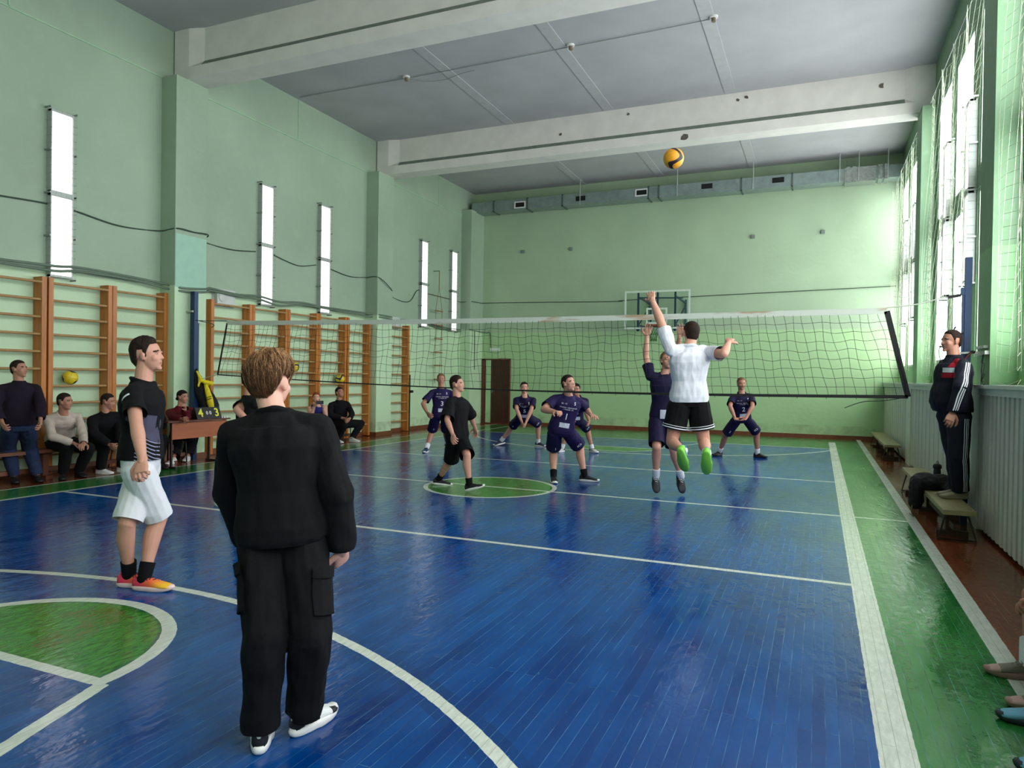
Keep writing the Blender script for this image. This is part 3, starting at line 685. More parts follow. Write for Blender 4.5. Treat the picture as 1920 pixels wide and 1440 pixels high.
# ------------------------------------------------------------------ benches
OLDW = mat('old_pale_bench_wood', (150, 138, 98), .5, var=.16, scale=3, stretch=(5, .8, 5), bump=.05)
DKW = mat('dark_bench_wood', (66, 46, 34), .6, var=.15); BSTEEL = mat('bare_bench_steel', (60, 56, 48), .45, .5); REDW = mat('red_brown_bench', (104, 58, 38), .5, var=.15)
def bench(x0, x1, y0, y1, z, label, top=OLDW):
    root = thing('bench', label, 'bench', ((x0+x1)/2, (y0+y1)/2, 0), 'low gymnastic benches')
    mb = MB(); mb.box((x0, y0, z-.045), (x1, y1, z)); part(mb, 'bench_top', top, root)
    mb = MB(); xm = (x0+x1)/2; mb.box((xm-.03, y0+.15, .10), (xm+.03, y1-.15, .16)); part(mb, 'lower_beam', DKW if top is OLDW else top, root)
    for y in (y0+.45, (y0+y1)/2, y1-.45):
        mb = MB(); mb.box((xm-.06, y-.04, .02), (xm+.06, y+.04, z-.045)); mb.box((xm-.14, y-.05, 0), (xm+.14, y+.05, .05)); part(mb, 'bench_foot', DKW if top is OLDW else top, root)
    for y in (y0+.18, y1-.18):
        mb = MB()
        mb.tube([(x0+.05, y, z-.05), (x0-.02, y-.04, .012), (x1+.02, y-.04, .012), (x1-.05, y, z-.05)], .012, 6); part(mb, 'steel_leg', BSTEEL, root)
bench(1.13, 1.41, 7.95, 11.65, .32, 'long pale wooden bench by the window wall, the referee standing on it')
bench(1.20, 1.49, 15.6, 19.4, .32, 'long pale wooden bench in the far right corner')
bench(-10.22, -9.92, 5.2, 7.9, .42, 'red-brown bench under the two seated men at far left', REDW)
bench(-10.12, -9.86, 8.05, 9.05, .42, 'dark bench behind the desk by the left post', REDW)
bench(-10.22, -9.92, 11.6, 13.75, .38, 'pale wooden bench under the kid with the phone', OLDW)
bench(1.10, 1.42, 1.2, 4.4, .40, 'bench at the right edge under the seated girls', OLDW)

# ------------------------------------------------------------------ balls
def ball(c, r, label, ang, colors=((226, 198, 40), (24, 30, 66))):
    root = thing('volleyball', label, 'volleyball', c)
    m = bpy.data.materials.new('ball_panels'); m.use_nodes = True; t = NT(m); p = t.N['Principled BSDF']
    tc = t.N.new('ShaderNodeTexCoord'); sp = t.N.new('ShaderNodeSeparateXYZ'); t.L.new(tc.outputs['Object'], sp.inputs[0])
    x, y, z = sp.outputs
    rad = t.m('ARCTAN2', z, x)
    wave = t.m('MULTIPLY', t.m('SINE', t.m('MULTIPLY', rad, 3)), r*.38)
    band = t.lt(t.m('ABSOLUTE', t.m('SUBTRACT', y, wave)), r*.24)
    c_ = t.mix(band, lin(colors[0]), lin(colors[1])); t.L.new(c_, p.inputs['Base Color']); p.inputs['Roughness'].default_value = .45
    mb = MB(); mb.ell((0, 0, 0), r, n=32, m=20); o = mb.build('ball_cover', m, root); o.rotation_euler = ang
    mb = MB()
    for a in range(3):
        pts = []
        for k in range(25):
            th = 2*math.pi*k/24; q = V((math.cos(th), math.sin(th), 0)); q.rotate(Matrix.Rotation(R(90), 3, 'X' if a == 1 else 'Y') if a else Matrix.Identity(3)); pts.append(q*r*1.0)
        mb.tube(pts, .0012, 4, caps=False)
    s = mb.build('seam', mat('ball_seam', (60, 56, 30), .6, var=0), o)
zr = 2.81-.251*6
ball((XL+.16, 7.12, zr+.02+.105), .105, 'yellow and blue volleyball resting on the wall bars beside the seated man', (0, .3, 1.0))
c = at_x(552, 666, XL+.16); ball((XL+.16, c.y, 2.81-.251*5+.02+.105), .105, 'yellow volleyball on the wall bars partly behind the blond head', (.8, .3, .3))
c = at_x(638, 691, XL+.16); ball((XL+.16, c.y, 2.81-.251*6+.02+.105), .105, 'yellow volleyball on the wall bars above the seated man in black', (1.2, -.4, .6))
ball(at_y(1263, 297, 7.4), .105, 'orange-yellow and dark volleyball flying above the net', (.2, .5, 2.3), ((236, 160, 34), (34, 26, 34)))

# ------------------------------------------------------------------ desk, scoreboard, hanging jacket
LAM = mat('orange_brown_laminate', (164, 92, 60), .35, var=.10, scale=2, stretch=(3, .6, 6)); DKM = mat('dark_steel_leg', (34, 26, 26), .5, .2)
dx0, dx1, dy0, dy1 = -9.82, -9.32, 8.12, 9.28
root = thing('school_desk', 'brown school desk with dark steel legs before the left net post', 'desk', ((dx0+dx1)/2, (dy0+dy1)/2, 0))
mb = MB(); mb.box((dx0, dy0-.12, .735), (dx1, dy1, .76)); part(mb, 'desktop', mat('dark_brown_top', (96, 52, 40), .3, var=.1), root)
mb = MB(); mb.box((dx1-.09, dy0+.02, .46), (dx1-.07, dy1-.01, .725)); part(mb, 'front_panel', LAM, root)
for y in (dy0+.03, dy1-.05):
    for x in (dx0+.06, dx1-.10):
        mb = MB(); mb.box((x-.015, y-.015, .02), (x+.015, y+.015, .735)); part(mb, 'leg', DKM, root)
    mb = MB(); mb.box((dx0, y-.02, 0), (dx1+.02, y+.02, .03)); part(mb, 'foot_bar', DKM, root)
def text_mesh(body, size, extrude=0.0015, font_bold=False):
    cu = bpy.data.curves.new('text', 'FONT'); cu.body = body; cu.size = size; cu.align_x = 'CENTER'; cu.align_y = 'CENTER'; cu.extrude = extrude; cu.resolution_u = 2
    if font_bold: cu.offset = size*.02
    ob = bpy.data.objects.new('text', cu); COL.objects.link(ob); dg = bpy.context.evaluated_depsgraph_get()
    me = bpy.data.meshes.new_from_object(ob.evaluated_get(dg)); vs = [v.co.copy() for v in me.vertices]; fs = [tuple(p_.vertices) for p_ in me.polygons]
    bpy.data.objects.remove(ob); bpy.data.curves.remove(cu); bpy.data.meshes.remove(me); return vs, fs
sc_c = V((-9.50, 8.88, .76)); root = thing('scoreboard', 'black flip scoreboard reading 4 and 3 in yellow on the desk', 'scoreboard', sc_c)
mb = MB(); sy = .26
mb.add([(-9.53, 8.88-sy, .761), (-9.37, 8.88-sy, .761), (-9.37, 8.88+sy, .761), (-9.53, 8.88+sy, .761), (-9.47, 8.88-sy, .95), (-9.44, 8.88-sy, .95), (-9.44, 8.88+sy, .95), (-9.47, 8.88+sy, .95)],
       [(0, 3, 2, 1), (4, 5, 6, 7), (0, 1, 5, 4), (1, 2, 6, 5), (2, 3, 7, 6), (3, 0, 4, 7)]); part(mb, 'board_case', mat('black_board', (12, 12, 14), .5, var=0), root)
YEL = mat('yellow_digit', (226, 222, 60), .5, var=0); WHD = mat('white_digit', (226, 226, 216), .5, var=0)
nrm = V((.19, 0, .07)).normalized(); upv = V((-.07, 0, .19)).normalized()
for ch, y, s, m in (('4', 8.71, .20, YEL), ('0', 8.845, .085, WHD), ('0', 8.915, .085, WHD), ('3', 9.05, .20, YEL)):
    vs, fs = text_mesh(ch, s, .002, True); mb = MB(); o_ = V((-9.405, y, .855))
    mb.add([o_+V((0, 1, 0))*v.x+upv*v.y+nrm*(v.z+.004) for v in vs], fs); part(mb, 'digit', m, root)
for y, cl in ((9.15, 'leftmost small white piece beside the scoreboard on the desk'), (9.21, 'middle small white piece beside the scoreboard on the desk'), (9.26, 'small white piece at the right end of the desk')):
    mb = MB(); mb.box((-9.44, y-.014, .76), (-9.38, y+.014, .785)); tag(mb.build('chalk_piece', WHD), cl, 'chalk', 'white pieces on the desk')
# ------------------------------------------------------------------ sagging jacket on the left post
BLKC = mat('black_cloth', (13, 13, 16), .85, var=.15, scale=14); YELC = mat('yellow_cloth', (222, 200, 26), .8, var=.10, scale=10)

# ================================================================== people
SKIN = mat('skin', (206, 150, 128), .55, var=.05, scale=12); SKIN2 = mat('tanned_skin', (176, 122, 100), .55, var=.05, scale=12)
SKIN3 = mat('pale_pink_skin', (222, 168, 150), .55, var=.05, scale=12)
LIP = mat('lips', (168, 108, 96), .5, var=0); EYW = mat('eye_white', (176, 164, 154), .3, var=0); IRIS = mat('iris', (44, 32, 26), .2, var=0)
def hairm(n, rgb): return mat(n, rgb, .75, var=.40, scale=55, stretch=(1, 1, .35), bump=.3, bscale=90, spec=.18)
H_DARK = hairm('dark_brown_hair', (40, 27, 22)); H_BLK = hairm('black_hair', (24, 18, 17)); H_BRN = hairm('brown_hair', (64, 42, 32)); H_RED = hairm('ginger_hair', (132, 64, 38))
H_FAIR = hairm('fair_brown_hair', (120, 88, 62))
def cloth(n, rgb, rough=.88, var=.10): return mat(n, rgb, rough, var=var, scale=16, bump=.12, bscale=120, spec=.25)
C_BLACK = cloth('black_fabric', (8, 8, 11)); C_WHITE = cloth('white_fabric', (226, 226, 230), var=.03); C_NAVY = cloth('navy_jersey', (30, 20, 68), .75); C_NAVYD = cloth('dark_navy_jersey', (22, 16, 52), .75)
C_WINE = cloth('wine_fleece', (92, 18, 30)); C_BEIGE = cloth('beige_knit', (188, 172, 160)); C_JEAN = cloth('dark_denim', (36, 46, 76), var=.2); C_PLUM = cloth('dark_plum_sweater', (28, 18, 34))
C_SING = cloth('blue_singlet', (40, 36, 120), .7); C_TRACK = cloth('dark_navy_tracksuit', (16, 18, 32), .7); C_GREYW = cloth('pale_grey_white_tee', (222, 222, 230), var=.04); C_RED = cloth('red_fabric', (150, 20, 36), .7)
SOLE_W = mat('white_rubber', (232, 230, 226), .5, var=.03); SOLE_B = mat('black_rubber', (22, 22, 24), .5, var=0)
PRINT = mat('white_print', (226, 226, 232), .6, var=0)
PMATS = {}
def solid(mb, name, mats, parent, voxel, smooth=2, wr=None, keep=None, link=True):
    """union of the closed volumes as one smooth mesh"""
    me = bpy.data.meshes.new(name); me.from_pydata(mb.v, [], mb.f); me.update()
    o = bpy.data.objects.new(name, me); COL.objects.link(o)
    m = o.modifiers.new('r', 'REMESH'); m.mode = 'VOXEL'; m.voxel_size = voxel; m.use_smooth_shade = True
    if smooth: s = o.modifiers.new('s', 'SMOOTH'); s.factor = .5; s.iterations = smooth
    dg = bpy.context.evaluated_depsgraph_get(); me2 = bpy.data.meshes.new_from_object(o.evaluated_get(dg))
    bpy.data.objects.remove(o); bpy.data.meshes.remove(me)
    me2.name = name
    n = len(me2.vertices); co = np.empty(n*3, 'f'); me2.vertices.foreach_get('co', co); co = co.reshape(-1, 3)
    if wr:
        amp, sc, st = wr; no = np.empty(n*3, 'f'); me2.vertices.foreach_get('normal', no); no = no.reshape(-1, 3)
        for i in range(n):
            p = V((co[i][0]*sc*st[0], co[i][1]*sc*st[1], co[i][2]*sc*st[2]))
            q = noise.noise(p); k = amp*(-abs(q)*1.5+.35) + amp*.6*noise.noise(p*2.3)
            co[i] += no[i]*k
        me2.vertices.foreach_set('co', co.ravel())
    if not isinstance(mats, (list, tuple)): mats = [mats]
    me2.materials.clear()
    for m_ in mats: me2.materials.append(m_)
    me2.polygons.foreach_set('use_smooth', [True]*len(me2.polygons)); me2.update()
    if keep:
        bm = bmesh.new(); bm.from_mesh(me2)
        dead = [f for f in bm.faces if not keep(f.calc_center_median(), f.normal)]
        bmesh.ops.delete(bm, geom=dead, context='FACES'); bm.to_mesh(me2); bm.free(); me2.update()
    o = bpy.data.objects.new(name, me2)
    if link: COL.objects.link(o)
    if parent: o.parent = parent; o.matrix_parent_inverse = Matrix.Translation(-V(parent.location))
    return o

def seg_dist(c, a, b_):
    d = b_-a; k = max(0, min(1, (c-a).dot(d)/d.dot(d))); return (c-a-d*k).length
def cut_hems(o, ends, excl=()):
    """ends: (centre, outward axis, [(side axis, reach), ...]): a clean open hem where the plane crosses the garment"""
    bm = bmesh.new(); bm.from_mesh(o.data)
    for ei, (e, ax, lim) in enumerate(ends):
        def inside(c):
            d = c-e; k = d.dot(ax)
            if ei == 0 and any(seg_dist(c, a_, b_) < r_ for a_, b_, r_ in excl): return False
            return -.06 < k < .13 and sum((d.dot(a_)/r_)**2 for a_, r_ in lim) < 1
        fs = [f for f in bm.faces if inside(f.calc_center_median())]
        if not fs: continue
        es = list({e_ for f in fs for e_ in f.edges}); vs = list({v for f in fs for v in f.verts})
        bmesh.ops.bisect_plane(bm, geom=vs+es+fs, plane_co=e, plane_no=ax, clear_outer=False, clear_inner=False)
        dead = [f for f in bm.faces if inside(f.calc_center_median()) and (f.calc_center_median()-e).dot(ax) > .0005]
        bmesh.ops.delete(bm, geom=dead, context='FACES')
    bm.to_mesh(o.data); bm.free(); o.data.update()
def side_axes(ax, r0, r1=None, ref=None):
    a_ = (ref-ax*ref.dot(ax)).normalized() if ref is not None else ax.cross(V((.3, 1, .2))).normalized(); b_ = ax.cross(a_)
    return [(a_, r0), (b_, r1 or r0)]

def sph_hit(par, px, L, s):
    r = ray(*px); a = r.dot(r); o = CP-par; b = 2*r.dot(o); c = o.dot(o)-L*L; D = b*b-4*a*c
    if D <= 0:
        tt = -b/(2*a); q = CP+r*tt; return par+(q-par).normalized()*L
    tt = (-b+s*math.sqrt(D))/(2*a); return CP+r*tt
def ik(a, b, px, L1, L2):
    """middle joint between a and b whose picture lies nearest to px"""
    d = b-a; D = d.length
    if D >= (L1+L2)*.999:
        return a+d*(L1/(L1+L2))
    d.normalize(); x = (L1*L1-L2*L2+D*D)/(2*D); h = math.sqrt(max(0, L1*L1-x*x)); c = a+d*x
    u = d.cross(V((0, 0, 1)));
    if u.length < .01: u = d.cross(V((0, 1, 0)))
    u.normalize(); w_ = d.cross(u); best = None
    for k in range(72):
        t_ = 2*math.pi*k/72; p_ = c+(u*math.cos(t_)+w_*math.sin(t_))*h; v = p_-CP; z = v.dot(FW)
        q = (960+FPX*v.dot(RT)/z, 720+FPX*v.dot(DN)/z); e = (q[0]-px[0])**2+(q[1]-px[1])**2
        if best is None or e < best[0]: best = (e, p_)
    return best[1]
def yawv(a): return V((math.sin(R(a)), math.cos(R(a)), 0))

TORSO = [(-.13, .070, .050), (-.06, .090, .060), (.05, .094, .064), (.18, .088, .061), (.36, .079, .056), (.55, .088, .060), (.72, .098, .066), (.84, .094, .060), (.92, .066, .048), (1.03, .038, .038)]
class Person: pass

def hand(mb, W, d, pn, H, side, curl=.5, spread=1.0):
    """W wrist, d direction of the palm, pn palm normal (grasp side), side +1: thumb on the +(d x pn) side"""
    d = d.normalized(); pn = (pn-d*pn.dot(d)).normalized(); s = d.cross(pn).normalized()*side; k = H
    mb.loft([(W-d*.012*k, s, pn, .016*k, .012*k), (W+d*.01*k, s, pn, .018*k, .011*k), (W+d*.030*k, s, pn, .024*k, .0105*k), (W+d*.050*k, s, pn, .025*k, .009*k), (W+d*.057*k, s, pn, .022*k, .007*k)], n=14, ex=2.6)
    for i, (off, L, fan) in enumerate(((.0185, .041, .10), (.0062, .046, .03), (-.0062, .043, -.04), (-.0178, .034, -.12))):
        p_ = W+d*(.053-.004*abs(i-1.2))*k+s*off*k; a = curl*(.55+.12*i); dd = (d+s*fan*spread).normalized(); r_ = .0066*k if i < 3 else .0058*k
        ang = a*.7
        for seg in (.44, .30, .26):
            v = (dd*math.cos(ang)+pn*math.sin(ang)); q = p_+v*L*seg*k; mb.cone(p_, q, r_, r_*.92, n=8); p_ = q; r_ *= .92; ang += a*1.0
    p_ = W+d*.012*k+s*.017*k; v = (d*.62+s*.72+pn*.32).normalized(); q = p_+v*.027*k; mb.cone(p_, q, .0095*k, .008*k, n=8)
    v = (d*.85+s*.30+pn*(.35+.3*curl)).normalized(); q2 = q+v*.020*k; mb.cone(q, q2, .0078*k, .0066*k, n=8)
    v = (d*.9+pn*(.3+.4*curl)).normalized(); mb.cone(q2, q2+v*.014*k, .0066*k, .0056*k, n=8)

def shoe(root, A, yaw, pitch, H, style, roll=0.0):
    """A ankle joint; toes towards yaw; pitch in degrees, toes down positive"""
    f = yawv(yaw); rt = V((f.y, -f.x, 0)); up = V((0, 0, 1)); cp_, sp_ = math.cos(R(pitch)), math.sin(R(pitch))
    f2 = f*cp_-up*sp_; up2 = up*cp_+f*sp_
    if roll: rr = rt*math.cos(R(roll))+up2*math.sin(R(roll)); up2 = rr.cross(f2); rt = rr
    k = H*style.get('ks', .160); hs = style.get('hs', 1.0); base = A-up2*(.045*H)
    T = lambda s, x, z: base+f2*(s*k)+rt*(x*k)+up2*(z*k*hs)
    prof = [(-.27, .02, .20, .06), (-.245, .10, .26, .0), (-.19, .135, .33, 0), (-.10, .145, .36, 0), (.0, .15, .34, 0), (.10, .155, .30, 0), (.22, .165, .255, 0), (.36, .180, .205, 0), (.50, .185, .165, 0), (.62, .165, .135, 0), (.70, .115, .11, 0), (.735, .04, .08, .02)]
    n = 22; mb = MB(); vs = []
    for s, hw, hh, lift in prof:
        for j in range(n):
            t_ = 2*math.pi*j/n; ct, st = math.cos(t_), math.sin(t_); e = 2/2.7
            x = hw*math.copysign(abs(ct)**e, ct); z = .07+lift+(hh+.025-.07-lift)*(.5+.5*math.copysign(abs(st)**e, st))
            x *= (1-.42*max(0, (z-.12)/.26)) if s > -.2 else (1-.25*max(0, (z-.12)/.26))
            vs.append(T(s, x, z))
    m = len(prof); fs = []; mi = []
    mats = style['mats']; fn = style['fn']
    for i in range(m-1):
        for j in range(n):
            fs.append((i*n+j, i*n+(j+1) % n, (i+1)*n+(j+1) % n, (i+1)*n+j))
            t_ = 2*math.pi*(j+.5)/n; mi.append(fn((prof[i][0]+prof[i+1][0])/2, math.cos(t_), math.sin(t_)))
    fs += [tuple(reversed(range(n))), tuple(range((m-1)*n, m*n))]; mi += [fn(-.27, 0, 0), fn(.73, 0, 0)]
    mb.add(vs, fs, 0, True); mb.mi = mi
    up_ = part(mb, 'shoe', mats, root)
    if style.get('lab'): up_['label'] = style['lab']
    mb = MB(); vs = []; outl = []
    for a in range(40):
        t_ = 2*math.pi*a/40; s = .235+.525*math.cos(t_); w_ = (.19 if s > .2 else .165)*abs(math.sin(t_))**.75; outl.append((s, math.copysign(w_, math.sin(t_))))
    th = style.get('sole', .115)
    lev = [(0.0, .93), (.02, .99), (th*.6, 1.03), (th, .98)]
    for z, sc in lev:
        for s, x in outl: vs.append(T(.235+(s-.235)*sc, x*sc, z+.035*max(0, (s-.5)/.25)**2))
    q = len(outl); fs = [(l*q+a, l*q+(a+1) % q, (l+1)*q+(a+1) % q, (l+1)*q+a) for l in range(3) for a in range(q)]+[tuple(reversed(range(q))), tuple(range(3*q, 4*q))]
    mb.add(vs, fs, 0, True); so = mb.build('sole', style['sole_mat']); so.parent = up_
    mb = MB()
    for i in range(5):
        s = .12+.075*i; z = .335-.042*i+.012; w_ = .085
        mb.tube([T(s, -w_, z-.03), T(s+.012, -w_*.4, z), T(s-.012, w_*.4, z), T(s, w_, z-.03)], .013*k, 5)
    mb.tube([T(.10, 0, .31), T(.13, .09, .32), T(.16, .12, .26)], .012*k, 5); mb.tube([T(.10, 0, .31), T(.13, -.09, .32), T(.17, -.12, .26)], .012*k, 5)
    la = mb.build('laces', style.get('lace', SOLE_B)); la.parent = up_
    mb = MB(); mb.loft([(T(-.06, 0, .30), rt, f2, .115*k, .15*k), (T(-.05, 0, .37), rt, f2, .12*k, .155*k), (T(-.04, 0, .385), rt, f2, .10*k, .135*k)], n=18)
    co = mb.build('collar', style.get('collar', mats[0])); co.parent = up_
    return up_
def sty(*cols, sole=SOLE_W, fn=None, lace=SOLE_B, **kw):
    return dict(mats=[c if not isinstance(c, tuple) else mat('shoe_%d_%d_%d' % c, c, .6, var=.04) for c in cols], sole_mat=sole, fn=fn or (lambda s, c, z: 0), lace=lace, **kw)
ST_BLK = sty((18, 18, 22), sole=SOLE_W, lace=SOLE_B); ST_BLK2 = sty((20, 18, 20), sole=SOLE_B, lace=SOLE_B); ST_WHT = sty((226, 224, 222), lace=SOLE_W)

def head_part(P, C, look, hairstyle, hair_m, H, skinm, brow=True):
    """adds head volumes to P.body_mb; returns frame"""
    yaw, pit = look[0], look[1]; rl = look[2] if len(look) > 2 else 0
    f = yawv(yaw); rt = V((f.y, -f.x, 0)); f2 = f*math.cos(R(pit))+V((0, 0, 1))*math.sin(R(pit)); u = rt.cross(f2)
    if rl: q = Matrix.Rotation(R(rl), 3, f2); rt = q @ rt; u = q @ u
    h = .130*H; T = lambda x, y, z: C+(rt*x+f2*y+u*z)*h; ax = (rt, f2, u)
    b = P.body_mb
    b.ell(T(0, -.06, .13), (.335*h, .42*h, .37*h), ax, 24, 16)
    b.ell(T(0, .10, -.12), (.275*h, .285*h, .37*h), ax, 20, 14)
    b.ell(T(0, .13, -.31), (.195*h, .22*h, .15*h), ax)
    b.ell(T(0, .29, -.415), (.10*h, .085*h, .075*h), ax)
    b.cone(T(0, .35, .06), T(0, .425, -.12), .034*h, .048*h, n=10)
    b.ell(T(.045, .38, -.135), (.035*h,)*3, ax, 8, 6); b.ell(T(-.045, .38, -.135), (.035*h,)*3, ax, 8, 6)
    b.cone(T(-.17, .335, .085), T(.17, .335, .085), .045*h, .045*h, n=10)
    for s in (-1, 1):
        b.ell(T(.17*s, .24, -.11), (.10*h, .11*h, .12*h), ax, 12, 8)
        b.ell(T(.335*s, -.03, -.03), (.035*h, .085*h, .14*h), (rt*.94-f2*.34*s, f2*.94+rt*.34*s, u), 12, 8)
        b.ell(T(.30*s, -.0, -.10), (.05*h, .05*h, .06*h), ax, 8, 6)
    b.cone(T(-.06, .345, -.225), T(.06, .345, -.225), .040*h, .040*h, n=8); b.cone(T(-.05, .335, -.285), T(.05, .335, -.285), .042*h, .042*h, n=8)
    P.head = (C, rt, f2, u, h); return T

def hair_obj(P, style, m):
    C, rt, f, u, h = P.head; th = style.get('th', .07); top = style.get('top', 0); fr = style.get('front', .30); back = style.get('back', -.28); side = style.get('side', .02)
    n, mm = (120, 70) if P.near else (72, 44); vs = []; idx = {}
    def hl(x, y):
        if y > .18: return fr-.05*(abs(x)/.3)
        if y > .06: t_ = (y-.06)/.12; return side+(fr-.05-side)*t_**1.2
        if y > .0: return side
        if y > -.19: return (.10 if abs(x) > .2 else back)
        return .02+(back-.02)*min(1, (-.19-y)/.12)
    rows = []
    for j in range(mm+1):
        ph = math.pi*.93*j/mm; sr = math.sin(ph) if ph < math.pi/2 else 1-(1-math.sin(ph))*(.62 if style.get('mop') else .36)
        for k in range(n):
            t_ = 2*math.pi*k/n; dx, dy, dz = sr*math.cos(t_), sr*math.sin(t_), math.cos(ph)
            x, y, z = .340*dx, -.06+.425*dy, .13+.375*dz*(1.35 if dz < 0 else 1)
            a = z-hl(x, y); e = max(0.0, min(1.0, (a+.01)/style.get('soft', .10))); e = e*e*(3-2*e)
            tt = (th*(.45+.55*max(0, min(1, (z-.0)/.35)))*e+top*max(0, dz)**1.5*e) if not style.get('mop') else th*(.30+.70*max(0, min(1, (z+.22)/.45)))*e+top*max(0, dz)**1.5*e+style.get('ftop', 0)*max(0, dz)*max(0, dy)*e
            nz = noise.noise(V((x*9, y*9, z*3)))*.30+noise.noise(V((x*26, y*26, z*8+3)))*.30
            tt = tt*(1+nz*style.get('mess', .6))-.025*(1-e)
            vs.append((C+(rt*(x+dx*tt)+f*(y+dy*tt)+u*(z+dz*tt))*h, a))
    mb = MB(); fs = []
    for j in range(mm):
        for k in range(n):
            q = (j*n+k, (j+1)*n+k, (j+1)*n+(k+1) % n, j*n+(k+1) % n)
            if min(vs[i][1] for i in q) > -.045: fs.append(q)
    mb.add([v[0] for v in vs], fs, 0, True)
    bm_v = set(i for f_ in fs for i in f_); remap = {o: i for i, o in enumerate(sorted(bm_v))}
    mb.v = [mb.v[i] for i in sorted(bm_v)]; mb.f = [tuple(remap[i] for i in f_) for f_ in mb.f]
    for (a, b_, r0, r1) in style.get('tufts', []):
        T = lambda p_: C+(rt*p_[0]+f*p_[1]+u*p_[2])*h
        q = MB(); q.cone(T(a), T(b_), r0*h, r1*h, n=10); mb.add(q.v, q.f, 0, True)
    for (a, r_) in style.get('buns', []):
        mb.ell(C+(rt*a[0]+f*a[1]+u*a[2])*h, r_*h, n=14, m=10)
    if style.get('strands'):
        rnd = random.Random(3)
        for i in range(style['strands']):
            a0 = rnd.uniform(0, 2*math.pi); L = rnd.uniform(.5, 1.25); ph0 = rnd.uniform(.05, 2.1); pts = []; rs = []; rsw = rnd.uniform(-.25, .25)
            lift = rnd.uniform(.0, .035); sw = rsw+style.get('swirl', .25)
            cxx, cyy = -.05, -.22
            for k in range(8):
                ph = ph0+L*k/7*.95; az = a0+sw*k/7*.6+.03*math.sin(k*.9+i)
                sr = math.sin(ph) if ph < math.pi/2 else 1-(1-math.sin(ph))*(.62 if style.get('mop') else .36)
                dx, dy, dz = sr*math.cos(az), sr*math.sin(az), math.cos(ph)
                x, y, z = .340*dx, -.06+.425*dy, .13+.375*dz*(1.35 if dz < 0 else 1)
                if z < hl(x, y)+.03: break
                e = min(1, (z-hl(x, y))/style.get('soft', .10)); tt = (th*(.30+.70*max(0, min(1, (z+.22)/.45)))+top*max(0, dz)**1.5)*(.75+.25*e)*e**.5+style.get('ftop', 0)*max(0, dz)*max(0, dy)+lift*math.sin(math.pi*k/7)+.004
                nz = noise.noise(V((x*9, y*9, z*3)))*.18
                pts.append(C+(rt*(x+dx*tt*(1+nz))+f*(y+dy*tt*(1+nz))+u*(z+dz*tt*(1+nz)))*h); rs.append(.0042*h*(1-.75*k/7)+.001*h)
            if len(pts) > 3: mb.tube(pts, rs, 3, mi=1 if rnd.random() < style.get('light', .3)*max(0, 1.25-ph0*.75) else 0, caps=False)
    o = part(mb, 'hair', [m, style.get('m2', m)], P.root); return o

HS_SHORT = dict(th=.045, top=.02, front=.28, back=-.30, side=-.04, soft=.2)
HS_CROP = dict(th=.022, top=.02, front=.31, back=-.26, side=-.03, soft=.12, mess=.3)
HS_TOP = dict(th=.045, top=.055, ftop=.07, front=.30, back=-.32, side=-.06, soft=.22)

